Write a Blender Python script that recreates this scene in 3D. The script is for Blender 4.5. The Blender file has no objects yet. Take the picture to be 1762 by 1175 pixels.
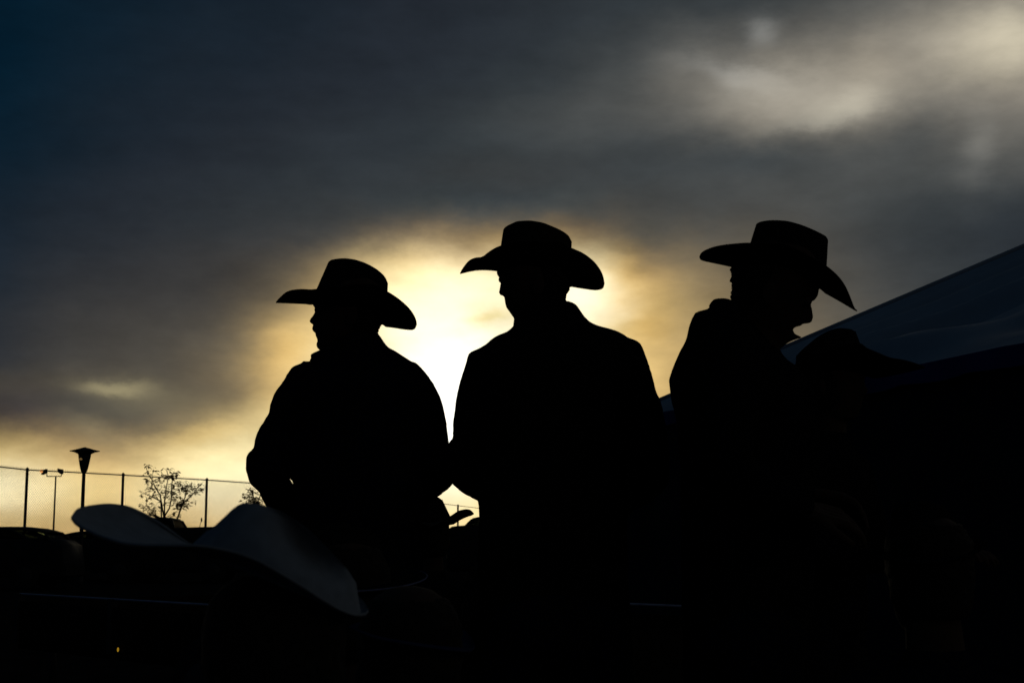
import bpy, bmesh, math, random
import numpy as np
from mathutils import Vector, Matrix
random.seed(7); np.random.seed(7)
sc = bpy.context.scene
col = sc.collection

# ------------------------------------------------------------------ camera
CAM_Z = 1.15
FPX = 2447.2                       # focal length in photo pixels (50 mm on 36 mm, 1762 px wide)
PITCH = math.atan((926 - 587.5) / FPX)
CAM = Vector((0, 0, CAM_Z))
cd = bpy.data.cameras.new('camera'); cam = bpy.data.objects.new('camera', cd); col.objects.link(cam)
cam.location = CAM; cam.rotation_euler = (math.pi / 2 + PITCH, 0, 0)
cd.lens = 50; cd.sensor_width = 36; cd.clip_end = 9000; cd.clip_start = 0.05
cd.dof.use_dof = True; cd.dof.focus_distance = 5.6; cd.dof.aperture_fstop = 13
sc.camera = cam
FWD = Vector((0, math.cos(PITCH), math.sin(PITCH))); RGT = Vector((1, 0, 0)); UPV = Vector((0, -math.sin(PITCH), math.cos(PITCH)))

def ray(px, py):
    return FWD + RGT * ((px - 881) / FPX) - UPV * ((py - 587.5) / FPX)
def at(px, py, Y):                 # world point seen at a photo pixel at world depth Y
    r = ray(px, py); return CAM + r * (Y / r.y)
def proj(P):                       # (n,3) -> photo pixels
    q = P - np.array(CAM); z = q @ np.array(FWD)
    return 881 + FPX * (q @ np.array(RGT)) / z, 587.5 - FPX * (q @ np.array(UPV)) / z

# ------------------------------------------------------------------ world
SUN_AZ, SUN_EL = math.atan2(775 - 881, FPX), math.radians(5.0)
world = bpy.data.worlds.new('World'); sc.world = world; world.use_nodes = True
nt = world.node_tree; nt.nodes.clear(); N = nt.nodes; L = nt.links
def lin(c):
    c = c / 255.0
    return c / 12.92 if c <= 0.04045 else ((c + 0.055) / 1.055) ** 2.4
def m(op, a, b=None, c=None):
    n = N.new('ShaderNodeMath'); n.operation = op
    for i, v in enumerate((a, b, c)):
        if v is None: continue
        if isinstance(v, (int, float)): n.inputs[i].default_value = v
        else: L.new(v, n.inputs[i])
    return n.outputs[0]
def vm(op, a, b):
    n = N.new('ShaderNodeVectorMath'); n.operation = op
    for i, v in enumerate((a, b)):
        if isinstance(v, (tuple, list)): n.inputs[i].default_value = v
        elif isinstance(v, (int, float)):
            if op == 'SCALE': n.inputs['Scale'].default_value = v
        else:
            if op == 'SCALE' and i == 1: L.new(v, n.inputs['Scale'])
            else: L.new(v, n.inputs[i])
    return n.outputs[0]
GX = [0, 100, 200, 300, 400, 500, 600, 700, 800, 900, 1000, 1100, 1200, 1300, 1400, 1500, 1600, 1700, 1762]
SKY = {   # brightness of the red channel read along lines of equal height
 0:   [3, 8, 13, 17, 22, 25, 29, 33, 36, 41, 46, 48, 52, 56, 66, 84, 110, 130, 140],
 50:  [3, 9, 15, 20, 25, 27, 31, 34, 37, 42, 46, 50, 60, 70, 84, 116, 142, 182, 195],
 100: [3, 11, 17, 22, 24, 29, 33, 35, 39, 45, 53, 70, 98, 112, 128, 146, 146, 186, 186],
 150: [5, 13, 20, 25, 29, 32, 35, 38, 43, 53, 63, 80, 118, 150, 160, 162, 140, 146, 150],
 200: [8, 16, 23, 29, 32, 35, 39, 42, 50, 62, 70, 84, 106, 140, 142, 128, 88, 110, 120],
 250: [9, 16, 25, 32, 37, 40, 43, 45, 51, 58, 62, 64, 67, 70, 72, 71, 70, 106, 100],
 300: [14, 22, 29, 35, 40, 44, 47, 49, 52, 55, 58, 61, 65, 69, 71, 75, 75, 86, 74],
 350: [19, 28, 34, 40, 46, 50, 53, 55, 56, 58, 60, 60, 66, 73, 74, 67, 59, 53, 48],
 400: [24, 33, 39, 45, 50, 58, 66, 82, 104, 112, 98, 82, 88, 84, 74, 65, 52, 45, 40],
 440: [27, 37, 45, 51, 55, 70, 110, 190, 216, 220, 190, 118, 106, 92, 77, 66, 55, 47, 44],
 480: [30, 42, 50, 54, 62, 110, 180, 250, 255, 256, 255, 196, 132, 104, 82, 70, 60, 52, 48],
 520: [34, 48, 56, 60, 70, 138, 225, 254, 254, 256, 257, 232, 150, 116, 92, 76, 66, 56, 52],
 560: [38, 56, 62, 70, 86, 180, 245, 256, 252, 256, 256, 218, 164, 130, 104, 84, 72, 60, 56],
 600: [42, 62, 70, 78, 106, 232, 252, 257, 258, 256, 254, 232, 178, 142, 112, 90, 78, 66, 60],
 640: [50, 70, 78, 86, 122, 226, 254, 258, 262, 257, 250, 236, 190, 150, 120, 96, 84, 72, 64],
 680: [58, 73, 80, 86, 118, 232, 254, 259, 264, 257, 248, 226, 196, 156, 126, 102, 90, 78, 70],
 720: [56, 64, 80, 84, 160, 250, 255, 260, 264, 257, 247, 224, 200, 165, 136, 112, 98, 86, 76],
 760: [70, 108, 116, 160, 247, 254, 256, 260, 262, 256, 245, 224, 202, 172, 146, 122, 106, 94, 84],
 800: [246, 212, 214, 247, 253, 255, 256, 258, 259, 254, 242, 224, 202, 176, 152, 130, 114, 102, 92],
 840: [256, 246, 242, 255, 256, 252, 254, 256, 256, 252, 238, 220, 198, 174, 152, 132, 118, 106, 96],
 880: [240, 210, 214, 222, 228, 238, 244, 250, 252, 244, 230, 210, 190, 168, 148, 130, 116, 104, 96],
 920: [202, 190, 192, 196, 206, 222, 234, 240, 244, 236, 222, 204, 184, 162, 144, 126, 112, 102, 94]}
GY = list(SKY)
WARM = [(0, 24, 44), (40, 44, 50), (60, 59, 58), (84, 79, 70), (105, 95, 78), (130, 114, 86), (165, 142, 98), (205, 172, 114), (235, 200, 130), (250, 224, 156), (255, 242, 194), (258, 252, 226), (266, 266, 256)]
COOL = [(0, 26, 42), (20, 32, 43), (34, 40, 48), (50, 56, 60), (84, 85, 83), (120, 116, 108), (160, 152, 137), (195, 186, 163), (260, 250, 220)]
def pal(P, r): return np.array([r, np.interp(r, [p[0] for p in P], [p[1] for p in P]), np.interp(r, [p[0] for p in P], [p[2] for p in P])])
def cell(x, y, r):
    w = min(1, max(0, (y-340)/90)) * (1 - .75*min(1, max(0, (x-1380)/150))*(1-min(1, max(0, (y-620)/120))))
    c = pal(COOL, r)*(1-w) + pal(WARM, r)*w; return [lin(v) for v in c]
GR = np.array([[cell(x, y, r) for x, r in zip(GX, SKY[y])] for y in GY])
GEN = np.array([0.0045, 0.0125, 0.0225])          # the open overcast away from the sunset
def sky_px(px, py):
    x = min(max(px, 0), 1762); y = min(max(py, 0), 920)
    i = min(np.searchsorted(GY, y, side='right') - 1, len(GY)-2); j = min(np.searchsorted(GX, x, side='right') - 1, len(GX)-2)
    ty = (y - GY[i]) / (GY[i+1] - GY[i]); tx = (x - GX[j]) / (GX[j+1] - GX[j])
    return (GR[i, j]*(1-tx) + GR[i, j+1]*tx)*(1-ty) + (GR[i+1, j]*(1-tx) + GR[i+1, j+1]*tx)*ty
def px_of(az, el):
    d = np.array([[math.sin(az)*math.cos(el), math.cos(az)*math.cos(el), math.sin(el)]]) + np.array(CAM)
    x, y = proj(d); return float(x[0]), float(y[0])
def dir_of(px, py):
    r = ray(px, py).normalized(); return math.atan2(r.x, r.y), math.asin(r.z)
AZ = [-48, -36, -27] + [-22 + 1.6*i for i in range(28)] + [32]
EL = [-2 + 1.25*i for i in range(24)]            # -2 .. 26.75
def knot(az, el):
    x, y = px_of(math.radians(az), math.radians(max(0, min(el, 24))))
    c = sky_px(x, y)
    f = max(0.0, 1 - max(0, abs(az) - 22) / 20.0) ** 1.5
    return c * f + GEN * (1 - f)
K_ = np.array([[knot(a, e) for a in AZ] for e in EL])
def inv_bspline(n):
    B = np.zeros((n, n))
    for i in range(n):
        B[i, i] += 4/6; B[i, max(0, i-1)] += 1/6; B[i, min(n-1, i+1)] += 1/6
    return np.linalg.inv(B)
C_ = np.einsum('ij,jkc->ikc', inv_bspline(len(EL)), K_); C_ = np.einsum('ij,kjc->kic', inv_bspline(len(AZ)), C_)
C_ = .6*C_ + .4*K_
C_ = np.clip(C_, K_.min(axis=(0, 1))*.6, 1.9) / 2
tc = N.new('ShaderNodeTexCoord'); vec = tc.outputs['Generated']
def noise(scale, detail=3.0, rough=0.5, sz=1.0, off=0.0, out='Color'):
    mp = N.new('ShaderNodeMapping'); mp.inputs['Scale'].default_value = (scale, scale, scale*sz); mp.inputs['Location'].default_value = (off, off*0.7, off*0.3)
    L.new(vec, mp.inputs['Vector'])
    n = N.new('ShaderNodeTexNoise'); n.inputs['Scale'].default_value = 1.0; n.inputs['Detail'].default_value = detail; n.inputs['Roughness'].default_value = rough
    L.new(mp.outputs[0], n.inputs['Vector']); return n.outputs[out]
w1 = vm('SCALE', vm('SUBTRACT', noise(9, 3, .5, 1.6, 3.0), (.5, .5, .5)), 0.030)
w2 = vm('SCALE', vm('SUBTRACT', noise(30, 5, .62, 2.0, 9.0), (.5, .5, .5)), 0.016)
wd = vm('NORMALIZE', vm('ADD', vm('ADD', vec, w1), w2), (0, 0, 0))
sep = N.new('ShaderNodeSeparateXYZ'); L.new(wd, sep.inputs[0])
az = m('ARCTAN2', sep.outputs[0], sep.outputs[1]); el = m('ARCSINE', sep.outputs[2])
def mapr(v, a, b, kind='LINEAR'):
    n = N.new('ShaderNodeMapRange'); n.interpolation_type = kind; L.new(v, n.inputs[0]); n.inputs[1].default_value = a; n.inputs[2].default_value = b; return n.outputs[0]
ta = mapr(az, math.radians(AZ[0]), math.radians(AZ[-1])); te = mapr(el, math.radians(EL[0]), math.radians(EL[-1]))
def ramp(fac, stops, interp):
    n = N.new('ShaderNodeValToRGB'); cr = n.color_ramp; cr.interpolation = interp
    while len(cr.elements) > 1: cr.elements.remove(cr.elements[0])
    cr.elements[0].position = stops[0][0]; cr.elements[0].color = (*stops[0][1], 1)
    for p, c in stops[1:]:
        e = cr.elements.new(p); e.color = (*c, 1)
    L.new(fac, n.inputs[0]); return n.outputs[0]
acc = None
for i, e in enumerate(EL):
    row = ramp(ta, [((a - AZ[0]) / (AZ[-1]-AZ[0]), tuple(float(v) for v in C_[i, k])) for k, a in enumerate(AZ)], 'B_SPLINE')
    wgt = ramp(te, [((q - EL[0])/(EL[-1]-EL[0]), (1, 1, 1) if k == i else (0, 0, 0)) for k, q in enumerate(EL)], 'B_SPLINE')
    t = vm('MULTIPLY', row, wgt); acc = t if acc is None else vm('ADD', acc, t)
acc = vm('SCALE', acc, 2.0)
hi = mapr(el, math.radians(24), math.radians(44), 'SMOOTHSTEP')
acc = vm('ADD', vm('SCALE', acc, m('SUBTRACT', 1.0, hi)), vm('SCALE', tuple(GEN), hi))
# cloud modelling: soft, horizontally drawn out
cl = noise(14, 5, .55, 2.6, 21.0, 'Fac'); cl2 = noise(45, 4, .6, 2.2, 5.0, 'Fac')
mod = m('ADD', m('MULTIPLY_ADD', cl, 0.56, 0.72), m('MULTIPLY_ADD', cl2, 0.26, -0.13))
acc = vm('SCALE', acc, mod)
def lobe(px, py, rx, ry, rgb, ang=0.0, pw=1.0):
    global acc
    a0, e0 = dir_of(px, py)
    da = m('SUBTRACT', az, a0); de = m('SUBTRACT', el, e0)
    ca, sa = math.cos(math.radians(ang)), math.sin(math.radians(ang))
    u = m('ADD', m('MULTIPLY', da, ca * FPX / rx), m('MULTIPLY', de, sa * FPX / rx))
    v = m('ADD', m('MULTIPLY', da, -sa * FPX / ry), m('MULTIPLY', de, ca * FPX / ry))
    g = m('EXPONENT', m('MULTIPLY', m('POWER', m('ADD', m('MULTIPLY', u, u), m('MULTIPLY', v, v)), pw), -1.0))
    acc = vm('ADD', acc, vm('SCALE', rgb, g)) if False else vm('ADD', acc, vm('MULTIPLY', rgb, comb(g)))
def comb(g):
    n = N.new('ShaderNodeCombineXYZ')
    for i in range(3): L.new(g, n.inputs[i])
    return n.outputs[0]
LOBES = [
 (190, 669, 54, 13, (.17, .145, .072), 0, 1.2), (238, 684, 100, 32, (.065, .055, .027), -6, 1.0),
 (1312, 62, 22, 22, (.10, .10, .095), 0, 1.0), (1262, 128, 72, 18, (.10, .10, .095), -12, 1.0), (1340, 155, 110, 32, (.075, .073, .064), -2, 1.0), (1660, 60, 110, 55, (.06, .055, .043), -10, 1.0),
 (1456, 180, 66, 22, (.17, .16, .125), 12, 1.0), (1400, 206, 90, 12, (.05, .048, .04), 6, 1.0), (1500, 110, 40, 40, (.03, .025, .018), 30, 1.0),
 (1690, 266, 24, 55, (.06, .058, .052), -14, 1.0), (1740, 40, 40, 30, (.06, .055, .04), -24, 1.0),
 (505, 600, 45, 38, (.14, .07, .0), 24, 1.0), (340, 750, 60, 18, (.16, .10, .02), 8, 1.1), (150, 742, 60, 18, (.06, .05, .025), -20, 1.0),
 (30, 850, 110, 18, (.16, .14, .08), 12, 1.0), (170, 850, 150, 34, (.10, .09, .055), 0, 1.0), (370, 800, 110, 30, (.20, .19, .12), 0, 1.0), (1078, 478, 30, 44, (.10, .04, -.02), -24, 1.0), (775, 700, 75, 140, (.45, .45, .42), 0, 1.0), (745, 550, 110, 85, (.36, .33, .26), 0, 1.0), (1000, 515, 66, 38, (.40, .36, .26), -10, 1.0), (860, 470, 120, 28, (.12, .10, .05), 0, 1.0), (660, 520, 50, 60, (.10, .08, .04), 0, 1.0),
 (760, 446, 90, 16, (.07, .03, .0), 4, 1.0), (838, 552, 42, 16, (-.30, -.32, -.34), 12, 1.0), (1060, 585, 70, 18, (-.10, -.10, -.08), 10, 1.0)
]
for l in LOBES: lobe(*l)
nish = N.new('ShaderNodeTexSky'); nish.sky_type = 'NISHITA'; nish.sun_disc = False
nish.sun_elevation = SUN_EL; nish.sun_rotation = SUN_AZ
low = vm('SCALE', nish.outputs[0], 0.0001)      # what the clouds let through of the clear sky behind them
acc = vm('ADD', acc, low)
bg = N.new('ShaderNodeBackground'); L.new(acc, bg.inputs[0]); bg.inputs[1].default_value = 1.0
wo = N.new('ShaderNodeOutputWorld'); L.new(bg.outputs[0], wo.inputs[0])
world.cycles.sampling_method = 'MANUAL'; world.cycles.sample_map_resolution = 512

# ------------------------------------------------------------------ sun behind the clouds, exposure
sd = bpy.data.lights.new('sun', 'SUN'); sun = bpy.data.objects.new('sun', sd); col.objects.link(sun)
sd.energy = 0.06; sd.angle = math.radians(12); sd.color = (1, .84, .6)
sdir = Vector((math.sin(SUN_AZ)*math.cos(SUN_EL), math.cos(SUN_AZ)*math.cos(SUN_EL), math.sin(SUN_EL)))
sun.rotation_euler = sdir.to_track_quat('Z', 'Y').to_euler(); sun.location = (0, 30, 20)
sc.view_settings.view_transform = 'Standard'; sc.view_settings.look = 'None'; sc.view_settings.exposure = 0; sc.view_settings.gamma = 1
sc.view_settings.use_curve_mapping = False
sc.cycles.max_bounces = 6; sc.cycles.transparent_max_bounces = 12

# ------------------------------------------------------------------ materials
def mat(name, c, rough=.85, spec=.15, var=.25, nscale=30, bump=.0, metal=0.0, emit=None, estr=0, trans=0, weave=0, alpha=None):
    M_ = bpy.data.materials.new(name); M_.use_nodes = True; t = M_.node_tree; b = t.nodes['Principled BSDF']
    b.inputs['Roughness'].default_value = rough; b.inputs['Specular IOR Level'].default_value = spec; b.inputs['Metallic'].default_value = metal
    tcn = t.nodes.new('ShaderNodeTexCoord'); nz = t.nodes.new('ShaderNodeTexNoise'); nz.inputs['Scale'].default_value = nscale; nz.inputs['Detail'].default_value = 6
    t.links.new(tcn.outputs['Object'], nz.inputs['Vector'])
    cr = t.nodes.new('ShaderNodeValToRGB')
    cr.color_ramp.elements[0].position = .3; cr.color_ramp.elements[1].position = .7
    cr.color_ramp.elements[0].color = (*[v*(1-var) for v in c], 1); cr.color_ramp.elements[1].color = (*[min(1, v*(1+var)) for v in c], 1)
    t.links.new(nz.outputs['Fac'], cr.inputs[0]); t.links.new(cr.outputs[0], b.inputs['Base Color'])
    if bump:
        bp = t.nodes.new('ShaderNodeBump'); bp.inputs['Strength'].default_value = bump; bp.inputs['Distance'].default_value = .004
        src = nz.outputs['Fac']
        if weave:
            wv = t.nodes.new('ShaderNodeTexWave'); wv.inputs['Scale'].default_value = weave; wv.inputs['Distortion'].default_value = 1.5
            wv2 = t.nodes.new('ShaderNodeTexWave'); wv2.bands_direction = 'Z'; wv2.inputs['Scale'].default_value = weave; wv2.inputs['Distortion'].default_value = 1.5
            mm = t.nodes.new('ShaderNodeMath'); mm.operation = 'MULTIPLY'
            for w_ in (wv, wv2): t.links.new(tcn.outputs['Object'], w_.inputs['Vector'])
            t.links.new(wv.outputs['Fac'], mm.inputs[0]); t.links.new(wv2.outputs['Fac'], mm.inputs[1]); src = mm.outputs[0]
        t.links.new(src, bp.inputs['Height']); t.links.new(bp.outputs[0], b.inputs['Normal'])
    if emit: b.inputs['Emission Color'].default_value = (*emit, 1); b.inputs['Emission Strength'].default_value = estr
    if trans:
        b.inputs['Transmission Weight'].default_value = trans; b.inputs['IOR'].default_value = 1.02
    return M_
MT = dict(
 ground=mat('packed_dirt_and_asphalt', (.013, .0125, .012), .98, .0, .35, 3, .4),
 felt=mat('black_felt', (.008, .008, .008), .95, 0, .3, 60, .2),
 brown_felt=mat('dark_brown_felt', (.018, .014, .011), .95, 0, .3, 60, .2),
 straw=mat('white_straw', (.175, .205, .24), .8, .12, .12, 55, .5, weave=160),
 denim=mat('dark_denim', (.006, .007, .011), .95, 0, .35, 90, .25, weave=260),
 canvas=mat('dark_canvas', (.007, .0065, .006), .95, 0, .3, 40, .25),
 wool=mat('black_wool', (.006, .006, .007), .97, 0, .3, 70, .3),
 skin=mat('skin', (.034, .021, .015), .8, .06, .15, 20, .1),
 hair=mat('dark_hair', (.010, .008, .006), .8, .08, .4, 120, .4),
 leather=mat('boot_leather', (.02, .012, .008), .6, .2, .3, 30, .2),
 band=mat('hat_band', (.02, .018, .016), .6, .2, .3, 80, .1),
 binding=mat('pale_binding', (.13, .14, .24), .7, .1, .1, 80, .1),
 iron=mat('dark_painted_steel', (.015, .015, .016), .7, .15, .3, 12, .1),
 galv=mat('galvanised_steel', (.10, .10, .10), .7, .15, .2, 12, .1),
 rail=mat('pale_painted_rail', (.20, .22, .32), .5, .2, .2, 12, .1),
 carpaint=mat('dark_car_paint', (.012, .013, .015), .6, .03, .1, 3),
 carpaint2=mat('dark_green_car_paint', (.010, .016, .013), .6, .03, .1, 3),
 rubber=mat('rubber', (.012, .012, .012), .95, .05, .2, 30, .1),
 chrome=mat('bright_trim', (.03, .03, .03), .5, .1, .1, 10, 0, .8),
 glass=mat('tinted_glass', (.34, .42, .36), .05, .3, .02, 2, 0, 0, None, 0, 1.0),
 darkglass=mat('dark_interior_glass', (.02, .025, .02), .05, .1, .02, 2, 0, 0, None, 0, 1.0),  # shade of the car interiors put into the glass colour
 navyfelt=mat('navy_felt', (.020, .026, .060), .95, 0, .2, 60, .2),
 bark=mat('bark', (.03, .022, .015), .95, .03, .3, 60, .4),
 leaf=mat('leaf', (.035, .040, .012), .8, .1, .5, 14),
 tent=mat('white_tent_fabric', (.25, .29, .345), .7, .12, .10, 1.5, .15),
 tentshade=mat('shade_dark_wall_fabric', (.012, .014, .022), .9, .05, .2, 2, .1),  # near-black colour carries the shade under the tent roof
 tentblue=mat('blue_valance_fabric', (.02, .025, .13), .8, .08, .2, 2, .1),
 wood=mat('weathered_boards', (.012, .010, .008), .95, 0, .4, 9, .3),
 amber=mat('lit_amber_lens', (.5, .25, .02), .4, .3, .1, 10, 0, 0, (1, .55, .03), .28),
 red=mat('lit_red_lens', (.3, .03, .01), .4, .3, .1, 10, 0, 0, (1, .22, .06), .10),
 flood=mat('lit_flood_lamp', (.6, .4, .2), .4, .3, .05, 10, 0, 0, (1, .42, .12), 1.1),
 dim=mat('lantern_glint_glow', (.3, .2, .08), .5, .2, .1, 10, 0, 0, (1, .6, .2), .12),
)

lt = MT['leaf'].node_tree; lb = lt.nodes['Principled BSDF']; tb = lt.nodes.new('ShaderNodeBsdfTranslucent'); tb.inputs[0].default_value = (.22, .13, .03, 1)
mx = lt.nodes.new('ShaderNodeMixShader'); mx.inputs[0].default_value = .45; lo = next(n for n in lt.nodes if n.type == 'OUTPUT_MATERIAL')
lt.links.new(lb.outputs[0], mx.inputs[1]); lt.links.new(tb.outputs[0], mx.inputs[2]); lt.links.new(mx.outputs[0], lo.inputs[0])

# ------------------------------------------------------------------ helpers
def link(name, me, material, parent=None, smooth=True):
    o = bpy.data.objects.new(name, me); col.objects.link(o)
    if material is not None and not me.materials: me.materials.append(material)
    if parent is not None: o.parent = parent
    if smooth and len(me.polygons):
        me.polygons.foreach_set('use_smooth', [True]*len(me.polygons)); me.update()
    return o
def root(name, loc, label, cat, group=None):
    o = bpy.data.objects.new(name, None); col.objects.link(o); o.location = loc; o.empty_display_size = .1
    o['label'] = label; o['category'] = cat
    if group: o['group'] = group
    return o
class MB:
    def __init__(s): s.v = []; s.f = []
    def add(s, vs, fs):
        b = len(s.v); s.v += [tuple(v) for v in vs]; s.f += [tuple(i + b for i in f) for f in fs]
    def ring_loft(s, rings, cap=True, closed=False):
        n = len(rings[0]); vs = [p for r in rings for p in r]; fs = []
        R = len(rings)
        for i in range(R if closed else R-1):
            for j in range(n):
                k = (j+1) % n; i2 = (i+1) % R
                fs.append((i*n+j, i*n+k, i2*n+k, i2*n+j))
        if cap and not closed:
            fs.append(tuple(range(n))[::-1]); fs.append(tuple((R-1)*n+j for j in range(n)))
        s.add(vs, fs)
    def chain(s, pts, rads, n=14, flat=None):
        pts = [Vector(p) for p in pts]; rings = []
        # smooth subdivision of the joint polyline
        P = []; Rr = []
        for i in range(len(pts)-1):
            for k in range(6):
                t = k/6; a, b = pts[i], pts[i+1]
                P.append(a.lerp(b, t)); Rr.append(rads[i]*(1-t) + rads[i+1]*t)
        P.append(pts[-1]); Rr.append(rads[-1])
        for _ in range(2):
            P = [P[0]] + [(P[i-1] + P[i]*2 + P[i+1])/4 for i in range(1, len(P)-1)] + [P[-1]]
        T0 = (P[1]-P[0]).normalized(); T1 = (P[-1]-P[-2]).normalized()
        head = [(P[0] - T0*Rr[0]*math.cos(a), Rr[0]*math.sin(a)) for a in (0.05, .5, 1.0)]
        tail = [(P[-1] + T1*Rr[-1]*math.cos(a), Rr[-1]*math.sin(a)) for a in (1.0, .5, .05)]
        seq = head + list(zip(P, Rr)) + tail
        up = Vector((0, 0, 1)) if abs(T0.z) < .9 else Vector((1, 0, 0))
        X = T0.cross(up).normalized(); 
        for i, (p, r) in enumerate(seq):
            a = seq[max(0, i-1)][0]; b = seq[min(len(seq)-1, i+1)][0]; T = (b-a).normalized()
            X = (X - T*X.dot(T)).normalized(); Y = T.cross(X)
            rings.append([p + X*(r*math.cos(2*math.pi*j/n)) + Y*(r*math.sin(2*math.pi*j/n)) for j in range(n)])
        s.ring_loft(rings)
    def tube(s, a, b, r, r2=None, n=8):
        a = Vector(a); b = Vector(b); T = (b-a).normalized(); up = Vector((0, 0, 1)) if abs(T.z) < .9 else Vector((1, 0, 0))
        X = T.cross(up).normalized(); Y = T.cross(X); r2 = r if r2 is None else r2
        s.ring_loft([[p + X*(q*math.cos(2*math.pi*j/n)) + Y*(q*math.sin(2*math.pi*j/n)) for j in range(n)] for p, q in ((a, r), (b, r2))])
    def ell(s, c, rx, ry, rz, n=16, M=None):
        c = Vector(c); rings = []
        for i in range(1, 10):
            ph = math.pi*i/10; z = -math.cos(ph); q = math.sin(ph)
            ring = []
            for j in range(n):
                v = Vector((rx*q*math.cos(2*math.pi*j/n), ry*q*math.sin(2*math.pi*j/n), rz*z))
                ring.append(c + (M @ v if M else v))
            rings.append(ring)
        s.ring_loft(rings)
    def box(s, c, sx, sy, sz, M=None, tz=0):
        c = Vector(c); vs = []
        for z in (-1, 1):
            for x, y in ((-1, -1), (1, -1), (1, 1), (-1, 1)):
                k = 1 - tz if z > 0 else 1
                v = Vector((x*sx/2*k, y*sy/2*k, z*sz/2)); vs.append(c + (M @ v if M else v))
        s.add(vs, [(3, 2, 1, 0), (4, 5, 6, 7), (0, 1, 5, 4), (1, 2, 6, 5), (2, 3, 7, 6), (3, 0, 4, 7)])
    def lathe(s, prof, c, n=20):
        c = Vector(c)
        s.ring_loft([[c + Vector((max(r, .0005)*math.cos(2*math.pi*j/n), max(r, .0005)*math.sin(2*math.pi*j/n), z)) for j in range(n)] for r, z in prof])
    def mesh(s, name, off=(0, 0, 0)):
        me = bpy.data.meshes.new(name); o = Vector(off)
        me.from_pydata([tuple(Vector(v)-o) for v in s.v], [], s.f); me.update()
        bm = bmesh.new(); bm.from_mesh(me); bmesh.ops.recalc_face_normals(bm, faces=bm.faces); bm.to_mesh(me); bm.free()
        return me
    def build(s, name, material, parent=None, smooth=True):
        off = parent_world(parent)
        return link(name, s.mesh(name, off), material, parent, smooth)
def parent_world(p):
    o = Vector((0, 0, 0))
    while p is not None: o += Vector(p.location); p = p.parent
    return o
def remesh(mb, vox, smooth_it=2):
    me = mb.mesh('tmp'); o = bpy.data.objects.new('tmp', me); col.objects.link(o)
    md = o.modifiers.new('r', 'REMESH'); md.mode = 'VOXEL'; md.voxel_size = vox
    dg = bpy.context.evaluated_depsgraph_get(); dg.update()
    nm = bpy.data.meshes.new_from_object(o.evaluated_get(dg)); bpy.data.objects.remove(o); bpy.data.meshes.remove(me)
    n = len(nm.vertices); co = np.empty(n*3); nm.vertices.foreach_get('co', co); co = co.reshape(-1, 3)
    ed = np.empty(len(nm.edges)*2, dtype=np.int64); nm.edges.foreach_get('vertices', ed); ed = ed.reshape(-1, 2)
    deg = np.bincount(ed.ravel(), minlength=n)[:, None]
    for _ in range(smooth_it):
        for lam in (.5, -.52):
            s_ = np.zeros_like(co)
            for k in range(3): s_[:, k] = np.bincount(ed[:, 0], co[ed[:, 1], k], n) + np.bincount(ed[:, 1], co[ed[:, 0], k], n)
            co = co + lam*(s_/np.maximum(deg, 1) - co)
    return nm, co
def finish(nm, co, name, material, parent):
    o = np.array(parent_world(parent)); nm.vertices.foreach_set('co', (co - o).ravel()); nm.update(); nm.name = name
    nm.materials.clear(); return link(name, nm, material, parent)
def lerp1(tab, x):                # monotone-cubic lookup in a list of (x, y)
    xs = np.array([t[0] for t in tab], float); ys = np.array([t[1] for t in tab], float)
    if xs[0] > xs[-1]: xs = xs[::-1]; ys = ys[::-1]
    h = np.diff(xs); d = np.diff(ys)/h; mm = np.zeros(len(xs))
    for i in range(1, len(xs)-1):
        if d[i-1]*d[i] > 0: mm[i] = 2*d[i-1]*d[i]/(d[i-1]+d[i])
    mm[0] = d[0]; mm[-1] = d[-1]
    x = np.clip(np.asarray(x, float), xs[0], xs[-1]); i = np.clip(np.searchsorted(xs, x, side='right')-1, 0, len(h)-1)
    t = (x - xs[i])/h[i]
    return ys[i]*(2*t**3-3*t**2+1) + h[i]*mm[i]*(t**3-2*t**2+t) + ys[i+1]*(-2*t**3+3*t**2) + h[i]*mm[i+1]*(t**3-t**2)

class Frame:                      # a local working frame: x/z read off a traced outline in metres, lat = distance along the viewing line
    def __init__(s, px, py, D):
        s.d = ray(px, py).normalized(); s.C = at(px, py, D); s.dist = (s.C - CAM).length; s.s = s.dist/FPX
    def P(s, px, py, lat=0.0):
        r = ray(px, py); return CAM + r*((s.dist + lat)/r.dot(s.d))

# ------------------------------------------------------------------ setting
g = MB(); nseg = 24
for i in range(nseg):
    pass
S = 4000
gv = []; gf = []
xs = [-S, -600, -120, -40, -12, -4, 0, 4, 12, 40, 120, 600, S]; ys = [-S, -600, -120, -30, -6, 0, 3, 6, 10, 16, 26, 45, 90, 250, 900, S]
for y in ys:
    for x in xs:
        gv.append((x, y, 0.0))
for j in range(len(ys)-1):
    for i in range(len(xs)-1):
        a = j*len(xs)+i; gf.append((a, a+1, a+1+len(xs), a+len(xs)))
g.add(gv, gf); go = g.build('ground', MT['ground'], None, False); go['kind'] = 'structure'

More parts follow.
